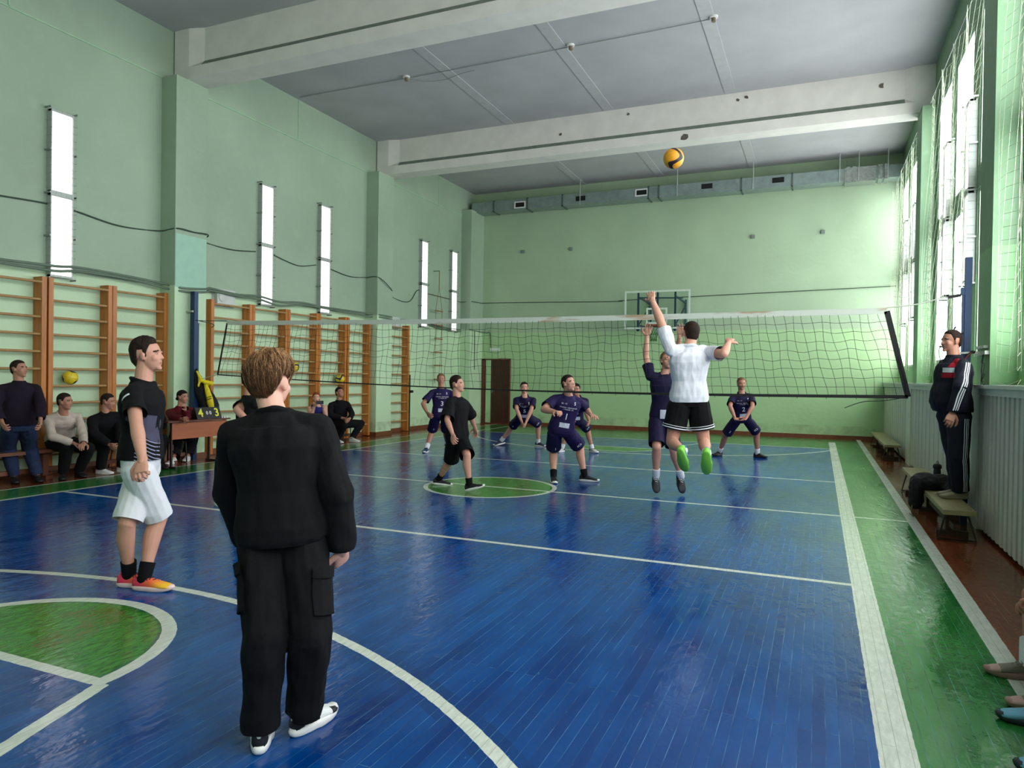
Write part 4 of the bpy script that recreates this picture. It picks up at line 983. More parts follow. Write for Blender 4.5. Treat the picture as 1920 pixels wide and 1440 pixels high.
def person(label, H, pelvis, neck, head, look, faceyaw, hipyaw=None, arms=None, legs=None, top=None, bottom=None, shoes=None, hair=HS_SHORT, hairm_=H_DARK, skin=SKIN, near=False, girth=1.0, voxel=None, hunch=0.0, shrug=(0, 0), seat=False, socks=None, headL=.106, name='person', root_z=None, shw=.104, body_parts=None):
    P = Person(); P.near = near; P.H = H; vox = voxel or (.0065 if near else .0095); g = girth
    hipyaw = faceyaw if hipyaw is None else hipyaw
    Pv = at_d(*pelvis) if not isinstance(pelvis, Vector) else pelvis
    rr_ = ray(*neck[:2]); rr_.normalize(); pl = ((Pv-CP)-rr_*(Pv-CP).dot(rr_)).length
    N = sph_hit(Pv, neck[:2], max(.285, min(.315, pl/H))*H, neck[2])
    Hd = sph_hit(N, head[:2], headL*H, head[2])
    up = (N-Pv).normalized()
    cr = V((yawv(faceyaw).y, -yawv(faceyaw).x, 0)); cr = (cr-up*cr.dot(up)).normalized(); cf = up.cross(cr)
    hr = V((yawv(hipyaw).y, -yawv(hipyaw).x, 0)); hf = yawv(hipyaw)
    P.N, P.Pv, P.up, P.cr, P.cf = N, Pv, up, cr, cf
    sh = {1: N-up*.046*H+cr*shw*H+V((0, 0, shrug[0]*H)), -1: N-up*.046*H-cr*shw*H+V((0, 0, shrug[1]*H))}
    hip = {1: Pv+hr*.052*H-V((0, 0, .012*H)), -1: Pv-hr*.052*H-V((0, 0, .012*H))}
    root = thing(name, label, 'person', (Pv.x, Pv.y, root_z if root_z is not None else 0)); P.root = root
    b = P.body_mb = MB()
    def frame(t_):
        k = max(0, min(1, t_)); c = Pv.lerp(N, t_)-cf*hunch*H*4*k*(1-k); r_ = hr.lerp(cr, k).normalized(); r_ = (r_-up*r_.dot(up)).normalized(); return c, r_, up.cross(r_)
    def torso(mbx, inf, t0, t1, gx=1.0, gy=1.0, belly=0.0):
        prev = None; secs = []
        ts = [t0]+[x[0] for x in TORSO if t0+.02 < x[0] < t1-.02]+[t1]
        for t_ in ts:
            a = np.interp(t_, [x[0] for x in TORSO], [x[1] for x in TORSO])*H*g*gx+inf; c_ = np.interp(t_, [x[0] for x in TORSO], [x[2] for x in TORSO])*H*g*gy+inf
            c, r_, f_ = frame(t_)
            bl = belly*H*math.exp(-((t_-.28)/.25)**2); secs.append((c+f_*bl*.7, r_, f_, a+bl*.3, c_+bl*.7))
        mbx.loft(secs, n=28, ex=2.25)
    torso(b, -.016 if top and top['kind'] != 'vest' else -.003, -.13, 1.03)
    T = head_part(P, Hd, look, hair, hairm_, H, skin)
    hb = Hd-P.head[3]*.25*P.head[4]-P.head[2]*.10*P.head[4]
    b.cone(N-up*.02*H, hb, .0345*H*g**.5, .0315*H*g**.5)
    P.arm = {}; P.leg = {}
    for s in (1, -1):
        S_ = sh[s]; b.cone(N-up*.022*H, S_, .016*H*g, .027*H*g)
        if arms and s in arms:
            e, w_, hd = arms[s][:3]; opt = arms[s][3] if len(arms[s]) > 3 else {}
            if 'w3' in opt:
                W = opt['w3']; E = ik(S_, W, e[:2], .175*H, .150*H)
            else:
                E = sph_hit(S_, e[:2], .172*H, e[2]); W = sph_hit(E, w_[:2], .148*H, w_[2])
            Ht = sph_hit(W, hd[:2], .085*H, hd[2]) if not isinstance(hd, Vector) else W+hd*.085*H
            P.arm[s] = (S_, E, W, Ht)
            b.cone(S_, E, .0285*H*g, .0225*H*g); m_ = E.lerp(W, .28); b.cone(E, m_, .0225*H*g, .0245*H*g); b.cone(m_, W, .0245*H*g, .0150*H)
            b.cone(W, W+(Ht-W)*.15, .0150*H, .0150*H)
        if legs and s in legs:
            k_, a_ = legs[s][0], legs[s][1]; A = at_z(a_[0], a_[1], a_[2]) if a_[2] < 1.7 and a_[3] == 'z' else at_d(a_[0], a_[1], a_[2])
            L1, L2 = .245*H, .235*H; K = ik(hip[s], A, k_, L1, L2)
            P.leg[s] = (hip[s], K, A, legs[s][2], legs[s][3] if len(legs[s]) > 3 else 0)
            ff = yawv(legs[s][2]); dr = .010 if bottom else 0; b.cone(hip[s].lerp(K, .12), K, .049*H*g-dr, .033*H*g**.5)
            ax = (A-K).normalized(); bk = -(ff-ax*ff.dot(ax)); m_ = K.lerp(A, .30)+bk*.008*H
            b.cone(K, m_, .0315*H*g**.5, .034*H*g**.5); b.cone(m_, A.lerp(K, .12), .034*H*g**.5, .0185*H); b.cone(A.lerp(K, .15), A, .0185*H, .020*H)
            up_ = V((0, 0, 1)); pit = P.leg[s][4]; f2 = ff*math.cos(R(pit))-up_*math.sin(R(pit)); b.cone(A, A+f2*.02*H-(up_*math.cos(R(pit))+ff*math.sin(R(pit)))*.015*H, .019*H, .012*H)
    P.frame = frame; P.torso = torso; P.hf = hf; P.hr = hr; P.hip = hip; P.sh = sh
    body = solid(b, 'body', [skin, LIP, EYW, IRIS, hairm_], root, vox, 2 if near else 2)
    # face colours
    me = body.data; C, rt, f, u, h = P.head; ctr = np.empty(len(me.polygons)*3, 'f'); me.polygons.foreach_get('center', ctr); ctr = ctr.reshape(-1, 3)-np.array(C)
    lx = ctr@np.array(rt)/h; ly = ctr@np.array(f)/h; lz = ctr@np.array(u)/h; mi = np.zeros(len(lx), 'i')
    mi[(ly > .3) & (abs(lx) < .080) & (abs(lz+.262) < .034)] = 1
    mi[(ly > .24) & (abs(lx) > .055) & (abs(lx) < .21) & (abs(lz-.112+2.5*(abs(lx)-.10)**2) < .019)] = 4
    me.polygons.foreach_set('material_index', mi)
    # eyes and hands joined into the body mesh
    ex = MB()
    for s in (-1, 1):
        c = C+(rt*.128*s+f*.312+u*.01)*h; ex.ell(c, (.044*h, .036*h, .021*h), (rt, f, u), 12, 10, 2); ex.ell(c+f*.017*h, (.022*h, .022*h, .019*h), (rt, f, u), 12, 10, 3)
    hm = MB()
    for s in (1, -1):
        if s in P.arm:
            S_, E, W, Ht = P.arm[s]; opt = arms[s][3] if len(arms[s]) > 3 else {}; d = (Ht-W)
            pn = opt.get('pn') or (-cr*s)
            hand(hm, W, d, pn, H, (-1 if s > 0 else 1)*(1)*opt.get('flip', 1), opt.get('curl', .6), opt.get('spread', 1.0))
    bm = bmesh.new(); bm.from_mesh(me)
    if hm.v:
        ho = solid(hm, 'hand_tmp', [skin], None, .0030 if near else .0042, 1, link=False); tmp = bmesh.new(); tmp.from_mesh(ho.data)
        hme = ho.data; bm.from_mesh(hme); tmp.free(); bpy.data.objects.remove(ho)
    ob = ex.build('tmp', [skin, LIP, EYW, IRIS, hairm_], link=False); bm.from_mesh(ob.data); bpy.data.objects.remove(ob)
    bm.to_mesh(me); bm.free(); me.update()
    if hair: hair_obj(P, hair, hairm_)
    # ---------------- clothes
    def bulge(mbx, s, inf, frac, flat, ends, wide=1.0):
        S_, E, W, _ = P.arm[s]; q = S_.lerp(E, frac); ax = (E-S_).normalized()
        mbx.cone(N-up*.010*H, S_, .021*H*g+inf*.5, .029*H*g+inf*.6); r1 = .030*H*g*wide+inf
        mbx.cone(S_, q+ax*(.06 if flat else 0), .0285*H*g+inf*.6, r1, flat1=flat)
        if flat: ends.append((q, ax, side_axes(ax, r1*1.12+.010)))
    if top:
        k = top['kind']; inf = top.get('inf', .012); mbx = MB(); ends = []
        t0 = top.get('t0', -.02); torso(mbx, inf, t0-.14, .90, top.get('gx', 1), top.get('gy', 1), top.get('belly', 0))
        c, r_, f_ = frame(t0); ends.append((c, -up, side_axes(-up, .100*H*g*top.get('gx', 1)+inf+(.10 if k == 'tee' else .045), .075*H*g*top.get('gy', 1)+inf+.10, r_)))
        c, r_, f_ = frame(.90); mbx.loft([(c, r_, f_, .070*H*g+inf*.8, .048*H*g+inf*.8), (frame(.985)[0], r_, f_, .047*H+inf*.4, .045*H+inf*.4), (frame(1.01)[0], r_, f_, .043*H+inf*.2, .041*H+inf*.2)], n=24)
        for s in (1, -1):
            if s not in P.arm: continue
            S_, E, W, Ht = P.arm[s]
            if k == 'tee': bulge(mbx, s, inf, top.get('frac', .62), True, ends, top.get('wide', 1.15))
            elif k == 'long':
                bulge(mbx, s, inf*.85, 1.0, False, ends, .85); fi = top.get('finf', inf); mbx.cone(E, E.lerp(W, .86), .0250*H*g+fi*.9, .0205*H*g+fi, n=14); mbx.cone(E.lerp(W, .80), E.lerp(W, 1.08), .0185*H*g+fi*.5, .0180*H+fi*.35, flat1=True)
                ends.append((E.lerp(W, .97), (W-E).normalized(), side_axes((W-E).normalized(), .06+fi)))
            elif k == 'vest': mbx.cone(frame(.93)[0]+cr*s*.045*H, frame(.80)[0]+cr*s*.075*H, .025*H+inf, .02*H+inf)
        if top.get('collar'):
            c = frame(.985)[0]; q = []
            for a in range(20):
                t_ = 2*math.pi*a/20; q.append(c+cr*.042*H*math.cos(t_)+cf*.042*H*math.sin(t_)+up*(.008-.012*math.sin(t_))*H)
            q.append(q[0])
            if top['collar'] == 'crew': mbx.tube(q, .008*H, 8, caps=False)
            else: mbx.loft([(frame(.95)[0], cr, cf, .050*H, .048*H), (frame(1.06)[0], cr, cf, .043*H, .041*H)], n=20)
        P.top = solid(mbx, top.get('name', 't_shirt'), top['mat'], root, vox*.95, 3, (top.get('wr', .006), 9, top.get('st', (1, 1, .55)))); cut_hems(P.top, ends, [(P.arm[s][1], P.arm[s][2], .0235*H*g+top.get('finf', inf)+.012) for s in P.arm] if k == 'long' else ())
        P.top_bvh = BVHTree.FromPolygons([v.co for v in P.top.data.vertices], [tuple(p_.vertices) for p_ in P.top.data.polygons])
    if bottom:
        inf = bottom.get('inf', .014); mbx = MB(); ends = []; t1 = bottom.get('t1', .16)
        torso(mbx, .005, -.15, t1)
        for s in (1, -1):
            if s not in P.leg: continue
            Hp, K, A, fy, fp = P.leg[s]
            if bottom['kind'] == 'shorts':
                fr = bottom.get('frac', .85); q = Hp.lerp(K, fr); r1 = bottom.get('r', .052)*H*g+inf
                ax = (K-Hp).normalized(); mbx.cone(Hp.lerp(K, .10), q+ax*.07, bottom.get('r0', .049)*H*g+inf*.8, r1, flat1=True); ends.append((q, ax, side_axes(ax, r1*1.25)))
            else:
                rk = bottom.get('rk', .040)*H*g+inf; ra = bottom.get('ra', .030)*H+inf; q = K.lerp(A, bottom.get('frac', .96))
                mbx.cone(Hp.lerp(K, .06), K, .050*H*g+inf, rk); m_ = K.lerp(A, .5); mbx.cone(K, m_, rk, (rk+ra)/2*1.02); mbx.cone(m_, q, (rk+ra)/2*1.02, ra*1.02); mbx.cone(q, q+(A-K).normalized()*.04, ra*1.02, ra, flat1=True); ends.append((q, (A-K).normalized(), side_axes((A-K).normalized(), ra*1.6)))
        P.bot = solid(mbx, bottom.get('name', 'shorts'), bottom['mat'], root, vox*.95, 3, (bottom.get('wr', .007), 8, (1, 1, .6))); cut_hems(P.bot, ends)
        P.bot_bvh = BVHTree.FromPolygons([v.co for v in P.bot.data.vertices], [tuple(p_.vertices) for p_ in P.bot.data.polygons])
    if socks:
        for s in P.leg:
            Hp, K, A, fy, fp = P.leg[s]; mb = MB(); q = A.lerp(K, socks[1]); mb.cone(q, A, .029*H if socks[1] > .2 else .0265*H, .026*H, flat0=True); part(mb, 'sock', socks[0], root)
    if shoes:
        for s in P.leg:
            Hp, K, A, fy, fp = P.leg[s]; shoe(root, A, fy, fp, H, shoes)
    return P

def decal_xy(P, which, vs, fs, m, name, t_, x, size_up=1.0, side='front', off=.004, yaw=0):
    """lays flat lettering (x right, y up as read) on the front or back of a garment"""
    bvh = P.top_bvh if which == 'top' else P.bot_bvh; ob = P.top if which == 'top' else P.bot
    c, r_, f_ = P.frame(t_); sgn = 1 if side == 'front' else -1; n_ = f_*sgn; ex = -r_*sgn
    o_ = c+ex*x
    return decal(bvh, ob, vs, fs, m, name, o_, ex, P.up, n_, P.root, off)
def decal(bvh, ob, vs, fs, m, name, o_, ex, ey, n_, root, off=.004, sub=.02):
    bm = bmesh.new(); vv = [bm.verts.new((v[0], v[1], 0)) for v in vs]
    for f_ in fs:
        try: bm.faces.new([vv[i] for i in f_])
        except Exception: pass
    for _ in range(4):
        ed = [e for e in bm.edges if e.calc_length() > sub]
        if not ed: break
        bmesh.ops.subdivide_edges(bm, edges=ed, cuts=1); bmesh.ops.triangulate(bm, faces=bm.faces[:])
    pts = []
    for v in bm.verts:
        q = o_+ex*v.co.x+ey*v.co.y; loc, no, _, _ = bvh.ray_cast(q+n_*.45, -n_, .8)
        v.co = (loc if loc is not None else q+n_*.1)+n_*off
    me = bpy.data.meshes.new(name); bm.to_mesh(me); bm.free(); me.materials.append(m)
    d = bpy.data.objects.new(name, me); COL.objects.link(d); d.parent = ob
    return d
def rect(w_, h_):
    n = 6; vs = [(-w_/2+w_*i/n, -h_/2+h_*j/2) for j in range(3) for i in range(n+1)]; fs = [(j*(n+1)+i, j*(n+1)+i+1, (j+1)*(n+1)+i+1, (j+1)*(n+1)+i) for j in range(2) for i in range(n)]; return vs, fs
def flat_text(s, size):
    cu = bpy.data.curves.new('text', 'FONT'); cu.body = s; cu.size = size; cu.align_x = 'CENTER'; cu.align_y = 'CENTER'; cu.resolution_u = 2; cu.offset = size*.012
    ob = bpy.data.objects.new('text', cu); COL.objects.link(ob); dg = bpy.context.evaluated_depsgraph_get(); me = bpy.data.meshes.new_from_object(ob.evaluated_get(dg))
    vs = [(v.co.x, v.co.y) for v in me.vertices]; fs = [tuple(p_.vertices) for p_ in me.polygons]; bpy.data.objects.remove(ob); bpy.data.curves.remove(cu); bpy.data.meshes.remove(me); return vs, fs
LOGO = mat('pale_logo_patch', (196, 200, 212), .6, var=.25, scale=60)
def jersey(P, num, shorts=True):
    H = P.H
    decal_xy(P, 'top', *flat_text(num, .12*H/1.7), PRINT, 'shirt_number', .44, .0)
    decal_xy(P, 'top', *flat_text('ЮНОШИ · СВОБОДНЫЙ', .022), PRINT, 'chest_text', .70, 0)
    decal_xy(P, 'top', *flat_text('г. ГЛАЗОВ · АО', .022), PRINT, 'chest_text', .645, 0)
    decal_xy(P, 'top', *flat_text('ВК · ГТ', .025), PRINT, 'badge_text', .80, -.075); decal_xy(P, 'top', *flat_text('S', .06), PRINT, 'badge', .83, .085)
    decal_xy(P, 'top', *rect(.15, .07), LOGO, 'sponsor_patch', .20, .0)
    if shorts and P.leg:
        for s, tx, sz in ((1, num, .07), (-1, 'ICL', .06)):
            if s not in P.leg: continue
            Hp, K, A, fy, fp = P.leg[s]; ax = (K-Hp).normalized(); n_ = (P.hf-ax*P.hf.dot(ax)).normalized(); ex = n_.cross(ax).normalized()*1
            up2 = -ax; ex = up2.cross(n_).normalized()
            decal(P.bot_bvh, P.bot, *flat_text(tx, sz), PRINT, 'shorts_print', Hp.lerp(K, .62), ex, up2, n_, P.root)
def strip_on(bvh, ob, pts, outs, wd, m, name, off=.004):
    """ribbon laid on a garment: pts on the limb axis, outs the outward directions"""
    mb = MB(); vs = []
    for i, (p_, o_) in enumerate(zip(pts, outs)):
        ax = (pts[min(i+1, len(pts)-1)]-pts[max(i-1, 0)]).normalized(); o_ = (o_-ax*o_.dot(ax)).normalized(); w_ = ax.cross(o_).normalized()*wd/2
        for s in (-1, 0, 1):
            q = p_+w_*s; loc, no, _, _ = bvh.ray_cast(q+o_*.3, -o_, .35); vs.append((loc if loc is not None else q+o_*.05)+o_*off)
    fs = [(i*3+j, i*3+j+1, i*3+3+j+1, i*3+3+j) for i in range(len(pts)-1) for j in (0, 1)]
    mb.add(vs, fs, 0, True); o = mb.build(name, m); o.parent = ob; return o

def ZA(H): return .045*H
# a) youth in the black sweatshirt, seen from behind
H = 1.70
HS_MOP = dict(mop=1, th=.125, top=.035, ftop=.03, front=.22, back=-.34, side=-.02, soft=.30, mess=.35, strands=5200, light=.5, swirl=.35, m2=hairm('light_blond_streaks', (178, 136, 94)))
H_BLOND = hairm('dark_blond_hair', (96, 66, 46))
shoe_fg = sty((226, 228, 226), (20, 20, 24), fn=lambda s, c, z: 1 if (s < -.12 and z < .75) or (s > .5 and abs(c) > .3) or (.12 < s < .22 and abs(c) > .8) else 0, lace=SOLE_W, hs=1.2, ks=.152)
a = person('teenager seen from behind in black sweatshirt and black cargo trousers with white and black sneakers', H, (530, 994, 3.05), (517, 777, 1), (509, 717, 1), (-8, -4), -25, arms={
    1: ((634, 935, 1), (640, 1030, 1), (640, 1068, 1), dict(curl=1.15, pn=V((-1, .3, 0)))),
    -1: ((432, 925, 1), (466, 1015, 1), (500, 1030, 1), dict(curl=.8, pn=V((1, .2, 0))))},
    legs={-1: ((494, 1190), (489, 1366, ZA(H), 'z'), -37), 1: ((580, 1180), (570, 1337, ZA(H), 'z'), 5)},
    top=dict(kind='long', mat=C_BLACK, inf=.036, finf=.030, t0=-.10, name='sweatshirt', collar='crew', wr=.010, gx=1.02, gy=1.15), bottom=dict(kind='trousers', mat=C_BLACK, inf=.018, rk=.040, ra=.036, name='cargo_trousers', wr=.012, frac=.97),
    shoes=shoe_fg, socks=(C_WHITE, .16), hair=HS_MOP, hairm_=H_BLOND, near=True, skin=SKIN3, shw=.108, headL=.092)
for s in (1, -1):
    Hp, K, A, _, _ = a.leg[s]; out = (a.hr*s-a.hf*.5).normalized(); q = Hp.lerp(K, .55); ax = (K-Hp).normalized(); ex = (ax.cross(out)).normalized()
    decal(a.bot_bvh, a.bot, *rect(.13, .17), C_BLACK, 'cargo_pocket', q, ex, -ax, out, a.root, .016); decal(a.bot_bvh, a.bot, *rect(.14, .05), C_BLACK, 'pocket_flap', q-ax*.09, ex, -ax, out, a.root, .024)

# b) youth in black tee and white shorts
H = 1.82
gm = bpy.data.materials.new('pink_to_yellow_mesh'); gm.use_nodes = True; t = NT(gm)
tc = t.N.new('ShaderNodeTexCoord'); sp = t.N.new('ShaderNodeSeparateXYZ'); t.L.new(tc.outputs['Generated'], sp.inputs[0])
rp = t.N.new('ShaderNodeValToRGB'); t.L.new(sp.outputs['X'], rp.inputs[0]); e = rp.color_ramp.elements; e[0].color = (*lin((236, 60, 92)), 1); e[1].color = (*lin((246, 190, 40)), 1); e[0].position = .25; e[1].position = .85
q = rp.color_ramp.elements.new(.55); q.color = (*lin((250, 110, 60)), 1); t.L.new(rp.outputs[0], t.N['Principled BSDF'].inputs['Base Color'])
shoe_b = sty(gm, fn=None, sole=mat('pinkish_white_foam', (238, 206, 200), .5, var=0), lace=SOLE_B)
b_ = person('teenager in black t-shirt, white shorts and pink and yellow running shoes, in profile', H, (264, 864, 5.05), (268, 716, 1), (277, 666, 1), (62, 6), 58, hipyaw=60, arms={
    1: ((256, 797, -1), (267, 862, -1), (262, 900, -1), dict(curl=1.25, pn=V((-.3, .6, 0)))),
    -1: ((286, 790, 1), (296, 760, 1), (300, 762, 1), dict(curl=1.0))},
    legs={1: ((298, 968), (270, 1084, ZA(H), 'z'), 72), -1: ((238, 975), (242, 1078, ZA(H), 'z'), 64)},
    top=dict(kind='tee', mat=C_BLACK, inf=.017, gy=1.08, t0=.03, collar='crew', frac=.66, name='t_shirt', wr=.006), bottom=dict(kind='shorts', mat=C_WHITE, inf=.024, frac=.97, r=.041, r0=.050, wr=.006, t1=.14, name='shorts'),
    shoes=shoe_b, socks=(C_BLACK, .26), hair=HS_TOP, hairm_=H_DARK, near=True, skin=SKIN)
S_, E_, W_, _ = b_.arm[1]; ax = (E_-S_).normalized(); out = -FW; ex = ax.cross(out).normalized()
decal(b_.top_bvh, b_.top, *rect(.085, .017), PRINT, 'sleeve_stripe', S_.lerp(E_, .24)+ex*.015, ex, -ax, (out-ax*out.dot(ax)).normalized(), b_.root)
c_, r_, f_ = b_.frame(.3); nn = (-FW-b_.up*(-FW).dot(b_.up)).normalized(); ex = b_.up.cross(nn).normalized()
tm = bpy.data.materials.new('black_tee_with_side_print'); tm.use_nodes = True; t = NT(tm)
tc = t.N.new('ShaderNodeTexCoord'); ge = t.N.new('ShaderNodeNewGeometry')
def vdot(sock, vec, off=0):
    n = t.N.new('ShaderNodeVectorMath'); n.operation = 'DOT_PRODUCT'; t.L.new(sock, n.inputs[0]); n.inputs[1].default_value = tuple(vec); return t.m('SUBTRACT', n.outputs['Value'], off)
U = t.m('SUBTRACT', vdot(tc.outputs['Object'], ex, c_.dot(ex)), .045); Vv = vdot(tc.outputs['Object'], b_.up, c_.dot(b_.up)); fac = vdot(ge.outputs['Normal'], nn)
on = t.mul(t.gt(U, 0), t.gt(fac, .05), t.lt(Vv, t.m('SUBTRACT', .18, t.m('MULTIPLY', U, .25))))
bd = t.m('SUBTRACT', .076, t.m('MULTIPLY', U, 1.27)); grey = t.mul(on, t.gt(Vv, bd))
cc = t.m('ADD', Vv, t.m('ADD', t.m('MULTIPLY', U, .35), t.m('MULTIPLY', t.m('MULTIPLY', U, U), 4.0)))
ln_ = t.mul(on, t.lt(Vv, bd), t.lt(t.m('FRACT', t.m('DIVIDE', t.m('ADD', cc, 1), .0243)), .28))
col_ = t.mix(grey, lin((8, 8, 11)), lin((74, 72, 92))); col_ = t.mix(ln_, col_, lin((150, 150, 176))); pb = t.N['Principled BSDF']
t.L.new(col_, pb.inputs['Base Color']); pb.inputs['Roughness'].default_value = .85; pb.inputs['Specular IOR Level'].default_value = .25
b_.top.data.materials[0] = tm

# c) player half hidden behind the blond head
person('person in loose black t-shirt mostly hidden behind the blond teenager, one white shoe showing', 1.80, (462, 835, 8.1), (470, 722, 1), (476, 690, 1), (40, 0), 30, arms={
    1: ((492, 770, 1), (500, 800, 1), (505, 815, 1)), -1: ((444, 768, -1), (470, 796, -1), (476, 808, -1))},
    legs={1: ((480, 880), (484, 938, 8.2, 'd'), 60), -1: ((450, 880), (421, 938, 8.1, 'd'), -70)},
    top=dict(kind='tee', mat=C_BLACK, inf=.016, t0=-.12, frac=.70, wide=1.1, name='t_shirt', gx=1.1), bottom=dict(kind='trousers', mat=C_BLACK, inf=.012, name='trousers'), shoes=ST_WHT, hair=HS_SHORT, hairm_=H_DARK)

# d) standing man far left
person('heavyset man standing at far left in dark plum zip sweater and dark jeans', 1.77, (36, 797, 9.42), (36, 712, 1), (36, 683, 1), (72, 6), 115, arms={
    -1: ((76, 757, -1), (76, 786, -1), (76, 806, -1), dict(curl=.8)), 1: ((-10, 762, -1), (3, 790, -1), (10, 806, -1), dict(curl=.8))},
    legs={1: ((17, 846), (27, 894, ZA(1.77)+.0, 'z'), 115), -1: ((58, 846), (70, 892, ZA(1.77), 'z'), 112)},
    top=dict(kind='long', mat=C_PLUM, inf=.02, t0=.0, name='sweater', collar='high', belly=.025), bottom=dict(kind='trousers', mat=C_JEAN, inf=.014, rk=.042, ra=.030, name='jeans'), shoes=ST_BLK2, hair=HS_CROP, hairm_=H_DARK, skin=SKIN2, girth=1.14)

# e) seated man in beige
person('man sitting on the red-brown bench in a beige sweater, hands clasped, beside the yellow volleyball', 1.76, (112, 826, 10.19), (119, 776, -1), (122, 753, -1), (70, -2), 110, arms={
    -1: ((155, 815, -1), (157, 832, -1), (150, 838, -1), dict(curl=.9, pn=V((0, 0, -1)))), 1: ((97, 818, -1), (140, 832, -1), (158, 836, -1), dict(curl=.7, pn=V((0, 0, -1))))},
    legs={1: ((128, 846), (118, 888, ZA(1.76), 'z'), 125), -1: ((166, 842), (147, 884, ZA(1.76), 'z'), 100)},
    top=dict(kind='long', mat=C_BEIGE, inf=.016, t0=.02, name='sweater', collar='crew'), bottom=dict(kind='trousers', mat=C_BLACK, inf=.012, name='trousers'), shoes=ST_BLK2, hair=HS_CROP, hairm_=H_DARK, skin=SKIN2, girth=1.08, hunch=.01)
# f) seated man in black jacket
person('man in black jacket and white sneakers sitting behind the teenager in white shorts', 1.76, (191, 826, 10.8), (198, 776, -1), (203, 752, -1), (64, -8), 100, arms={
    -1: ((225, 812, -1), (226, 830, -1), (232, 838, -1)), 1: ((176, 814, -1), (205, 834, -1), (218, 838, -1))},
    legs={1: ((196, 842), (189, 879, ZA(1.76), 'z'), 78), -1: ((235, 842), (228, 876, ZA(1.76), 'z'), 80)},
    top=dict(kind='long', mat=C_BLACK, inf=.03, t0=-.04, name='jacket', collar='high'), bottom=dict(kind='trousers', mat=C_BLACK, inf=.014, name='trousers'), shoes=ST_WHT, hair=HS_CROP, hairm_=H_DARK, skin=SKIN2, girth=1.05)
# f2) person hidden at the desk
person('person in dark jacket at the desk almost hidden behind the teenager in white shorts', 1.70, (284, 824, 11.45), (280, 780, -1), (276, 760, -1), (70, -5), 85, arms={
    -1: ((306, 798, -1), (302, 776, -1), (298, 765, -1)), 1: ((268, 800, -1), (285, 815, -1), (292, 822, -1))},
    legs={1: ((290, 836), (284, 872, ZA(1.7), 'z'), 90), -1: ((304, 835), (298, 870, ZA(1.7), 'z'), 90)},
    top=dict(kind='long', mat=C_BLACK, inf=.02, t0=-.02, name='jacket'), bottom=dict(kind='trousers', mat=C_BLACK, inf=.012, name='trousers'), shoes=ST_BLK2, hair=HS_SHORT, hairm_=H_BLK)
# g) girl at the desk
person('girl in wine red fleece sitting at the desk with chin on her hand', 1.66, (340, 815, 11.88), (338, 764, -1), (343, 743, -1), (84, -3), 120, arms={
    -1: ((349, 784, -1), (347, 766, -1), (346, 756, -1), dict(curl=1.1)), 1: ((324, 783, -1), (342, 786, -1), (348, 786, -1))},
    legs={1: ((328, 832), (325, 861, ZA(1.66), 'z'), 165), -1: ((360, 830), (352, 856, ZA(1.66), 'z'), 150)},
    top=dict(kind='long', mat=C_WINE, inf=.028, t0=0, name='fleece_jacket', collar='high'), bottom=dict(kind='trousers', mat=C_BLACK, inf=.024, rk=.048, ra=.044, frac=.85, name='trousers'), shoes=ST_WHT, hair=dict(th=.035, top=.02, front=.30, back=-.30, side=.05, mess=.2, buns=[((0, -.50, -.16), .13)]), hairm_=H_BLK, skin=SKIN2)
# j) kid with phone
kid = person('ginger-haired kid in blue singlet sitting on the bench filming with a phone', 1.58, (597, 796, 15.33), (594, 759, -1), (593, 746, -1), (135, 4), 140, arms={
    1: ((583, 780, -1), (590, 762, -1), (592, 754, -1), dict(curl=1.0, pn=V((.3, -1, 0)))), -1: ((611, 780, -1), (606, 764, -1), (605, 755, -1), dict(curl=1.0, pn=V((-.3, -1, 0))))},
    legs={1: ((578, 794), (585, 826, ZA(1.58), 'z'), 150), -1: ((611, 793), (624, 826, ZA(1.58), 'z'), 140)},
    top=dict(kind='vest', mat=C_SING, inf=.010, t0=.0, name='singlet'), bottom=dict(kind='shorts', mat=C_SING, inf=.008, frac=.35, name='singlet_shorts'), shoes=ST_BLK2, socks=(C_BLACK, .2), hair=HS_TOP, hairm_=H_RED, skin=SKIN3, girth=1.2)
ph = (kid.arm[1][3]+kid.arm[-1][3])/2+V((.04, -.03, .0)); root = thing('smartphone', 'dark smartphone held sideways by the kid in the blue singlet', 'phone', ph)
pf = yawv(140); pr_ = V((pf.y, -pf.x, 0)); mb = MB(); mb.bar(ph-pr_*.075, ph+pr_*.075, .010, .075); part(mb, 'phone_body', mat('dark_phone', (40, 32, 38), .3, var=0), root)
mb = MB(); mb.ell(ph+pf*.006-pr_*.055+V((0, 0, .02)), .010, n=8, m=6); part(mb, 'camera_lens', SOLE_B, root)
# k) seated man in black
person('dark-haired man all in black with white sneakers sitting on the pale bench beside the kid', 1.78, (636, 793, 16.0), (636, 752, -1), (637, 736, -1), (108, 14), 125, arms={
    -1: ((660, 776, -1), (656, 785, -1), (650, 789, -1), dict(curl=.9)), 1: ((618, 778, -1), (646, 785, -1), (655, 788, -1), dict(curl=.9))},
    legs={1: ((645, 797), (633, 824, ZA(1.78), 'z'), 110), -1: ((675, 790), (660, 822, ZA(1.78), 'z'), 90)},
    top=dict(kind='long', mat=C_BLACK, inf=.02, t0=0, name='sweater', collar='high', belly=.01), bottom=dict(kind='trousers', mat=C_BLACK, inf=.012, name='trousers'), shoes=ST_WHT, hair=HS_SHORT, hairm_=H_BLK, skin=SKIN2, girth=1.08)

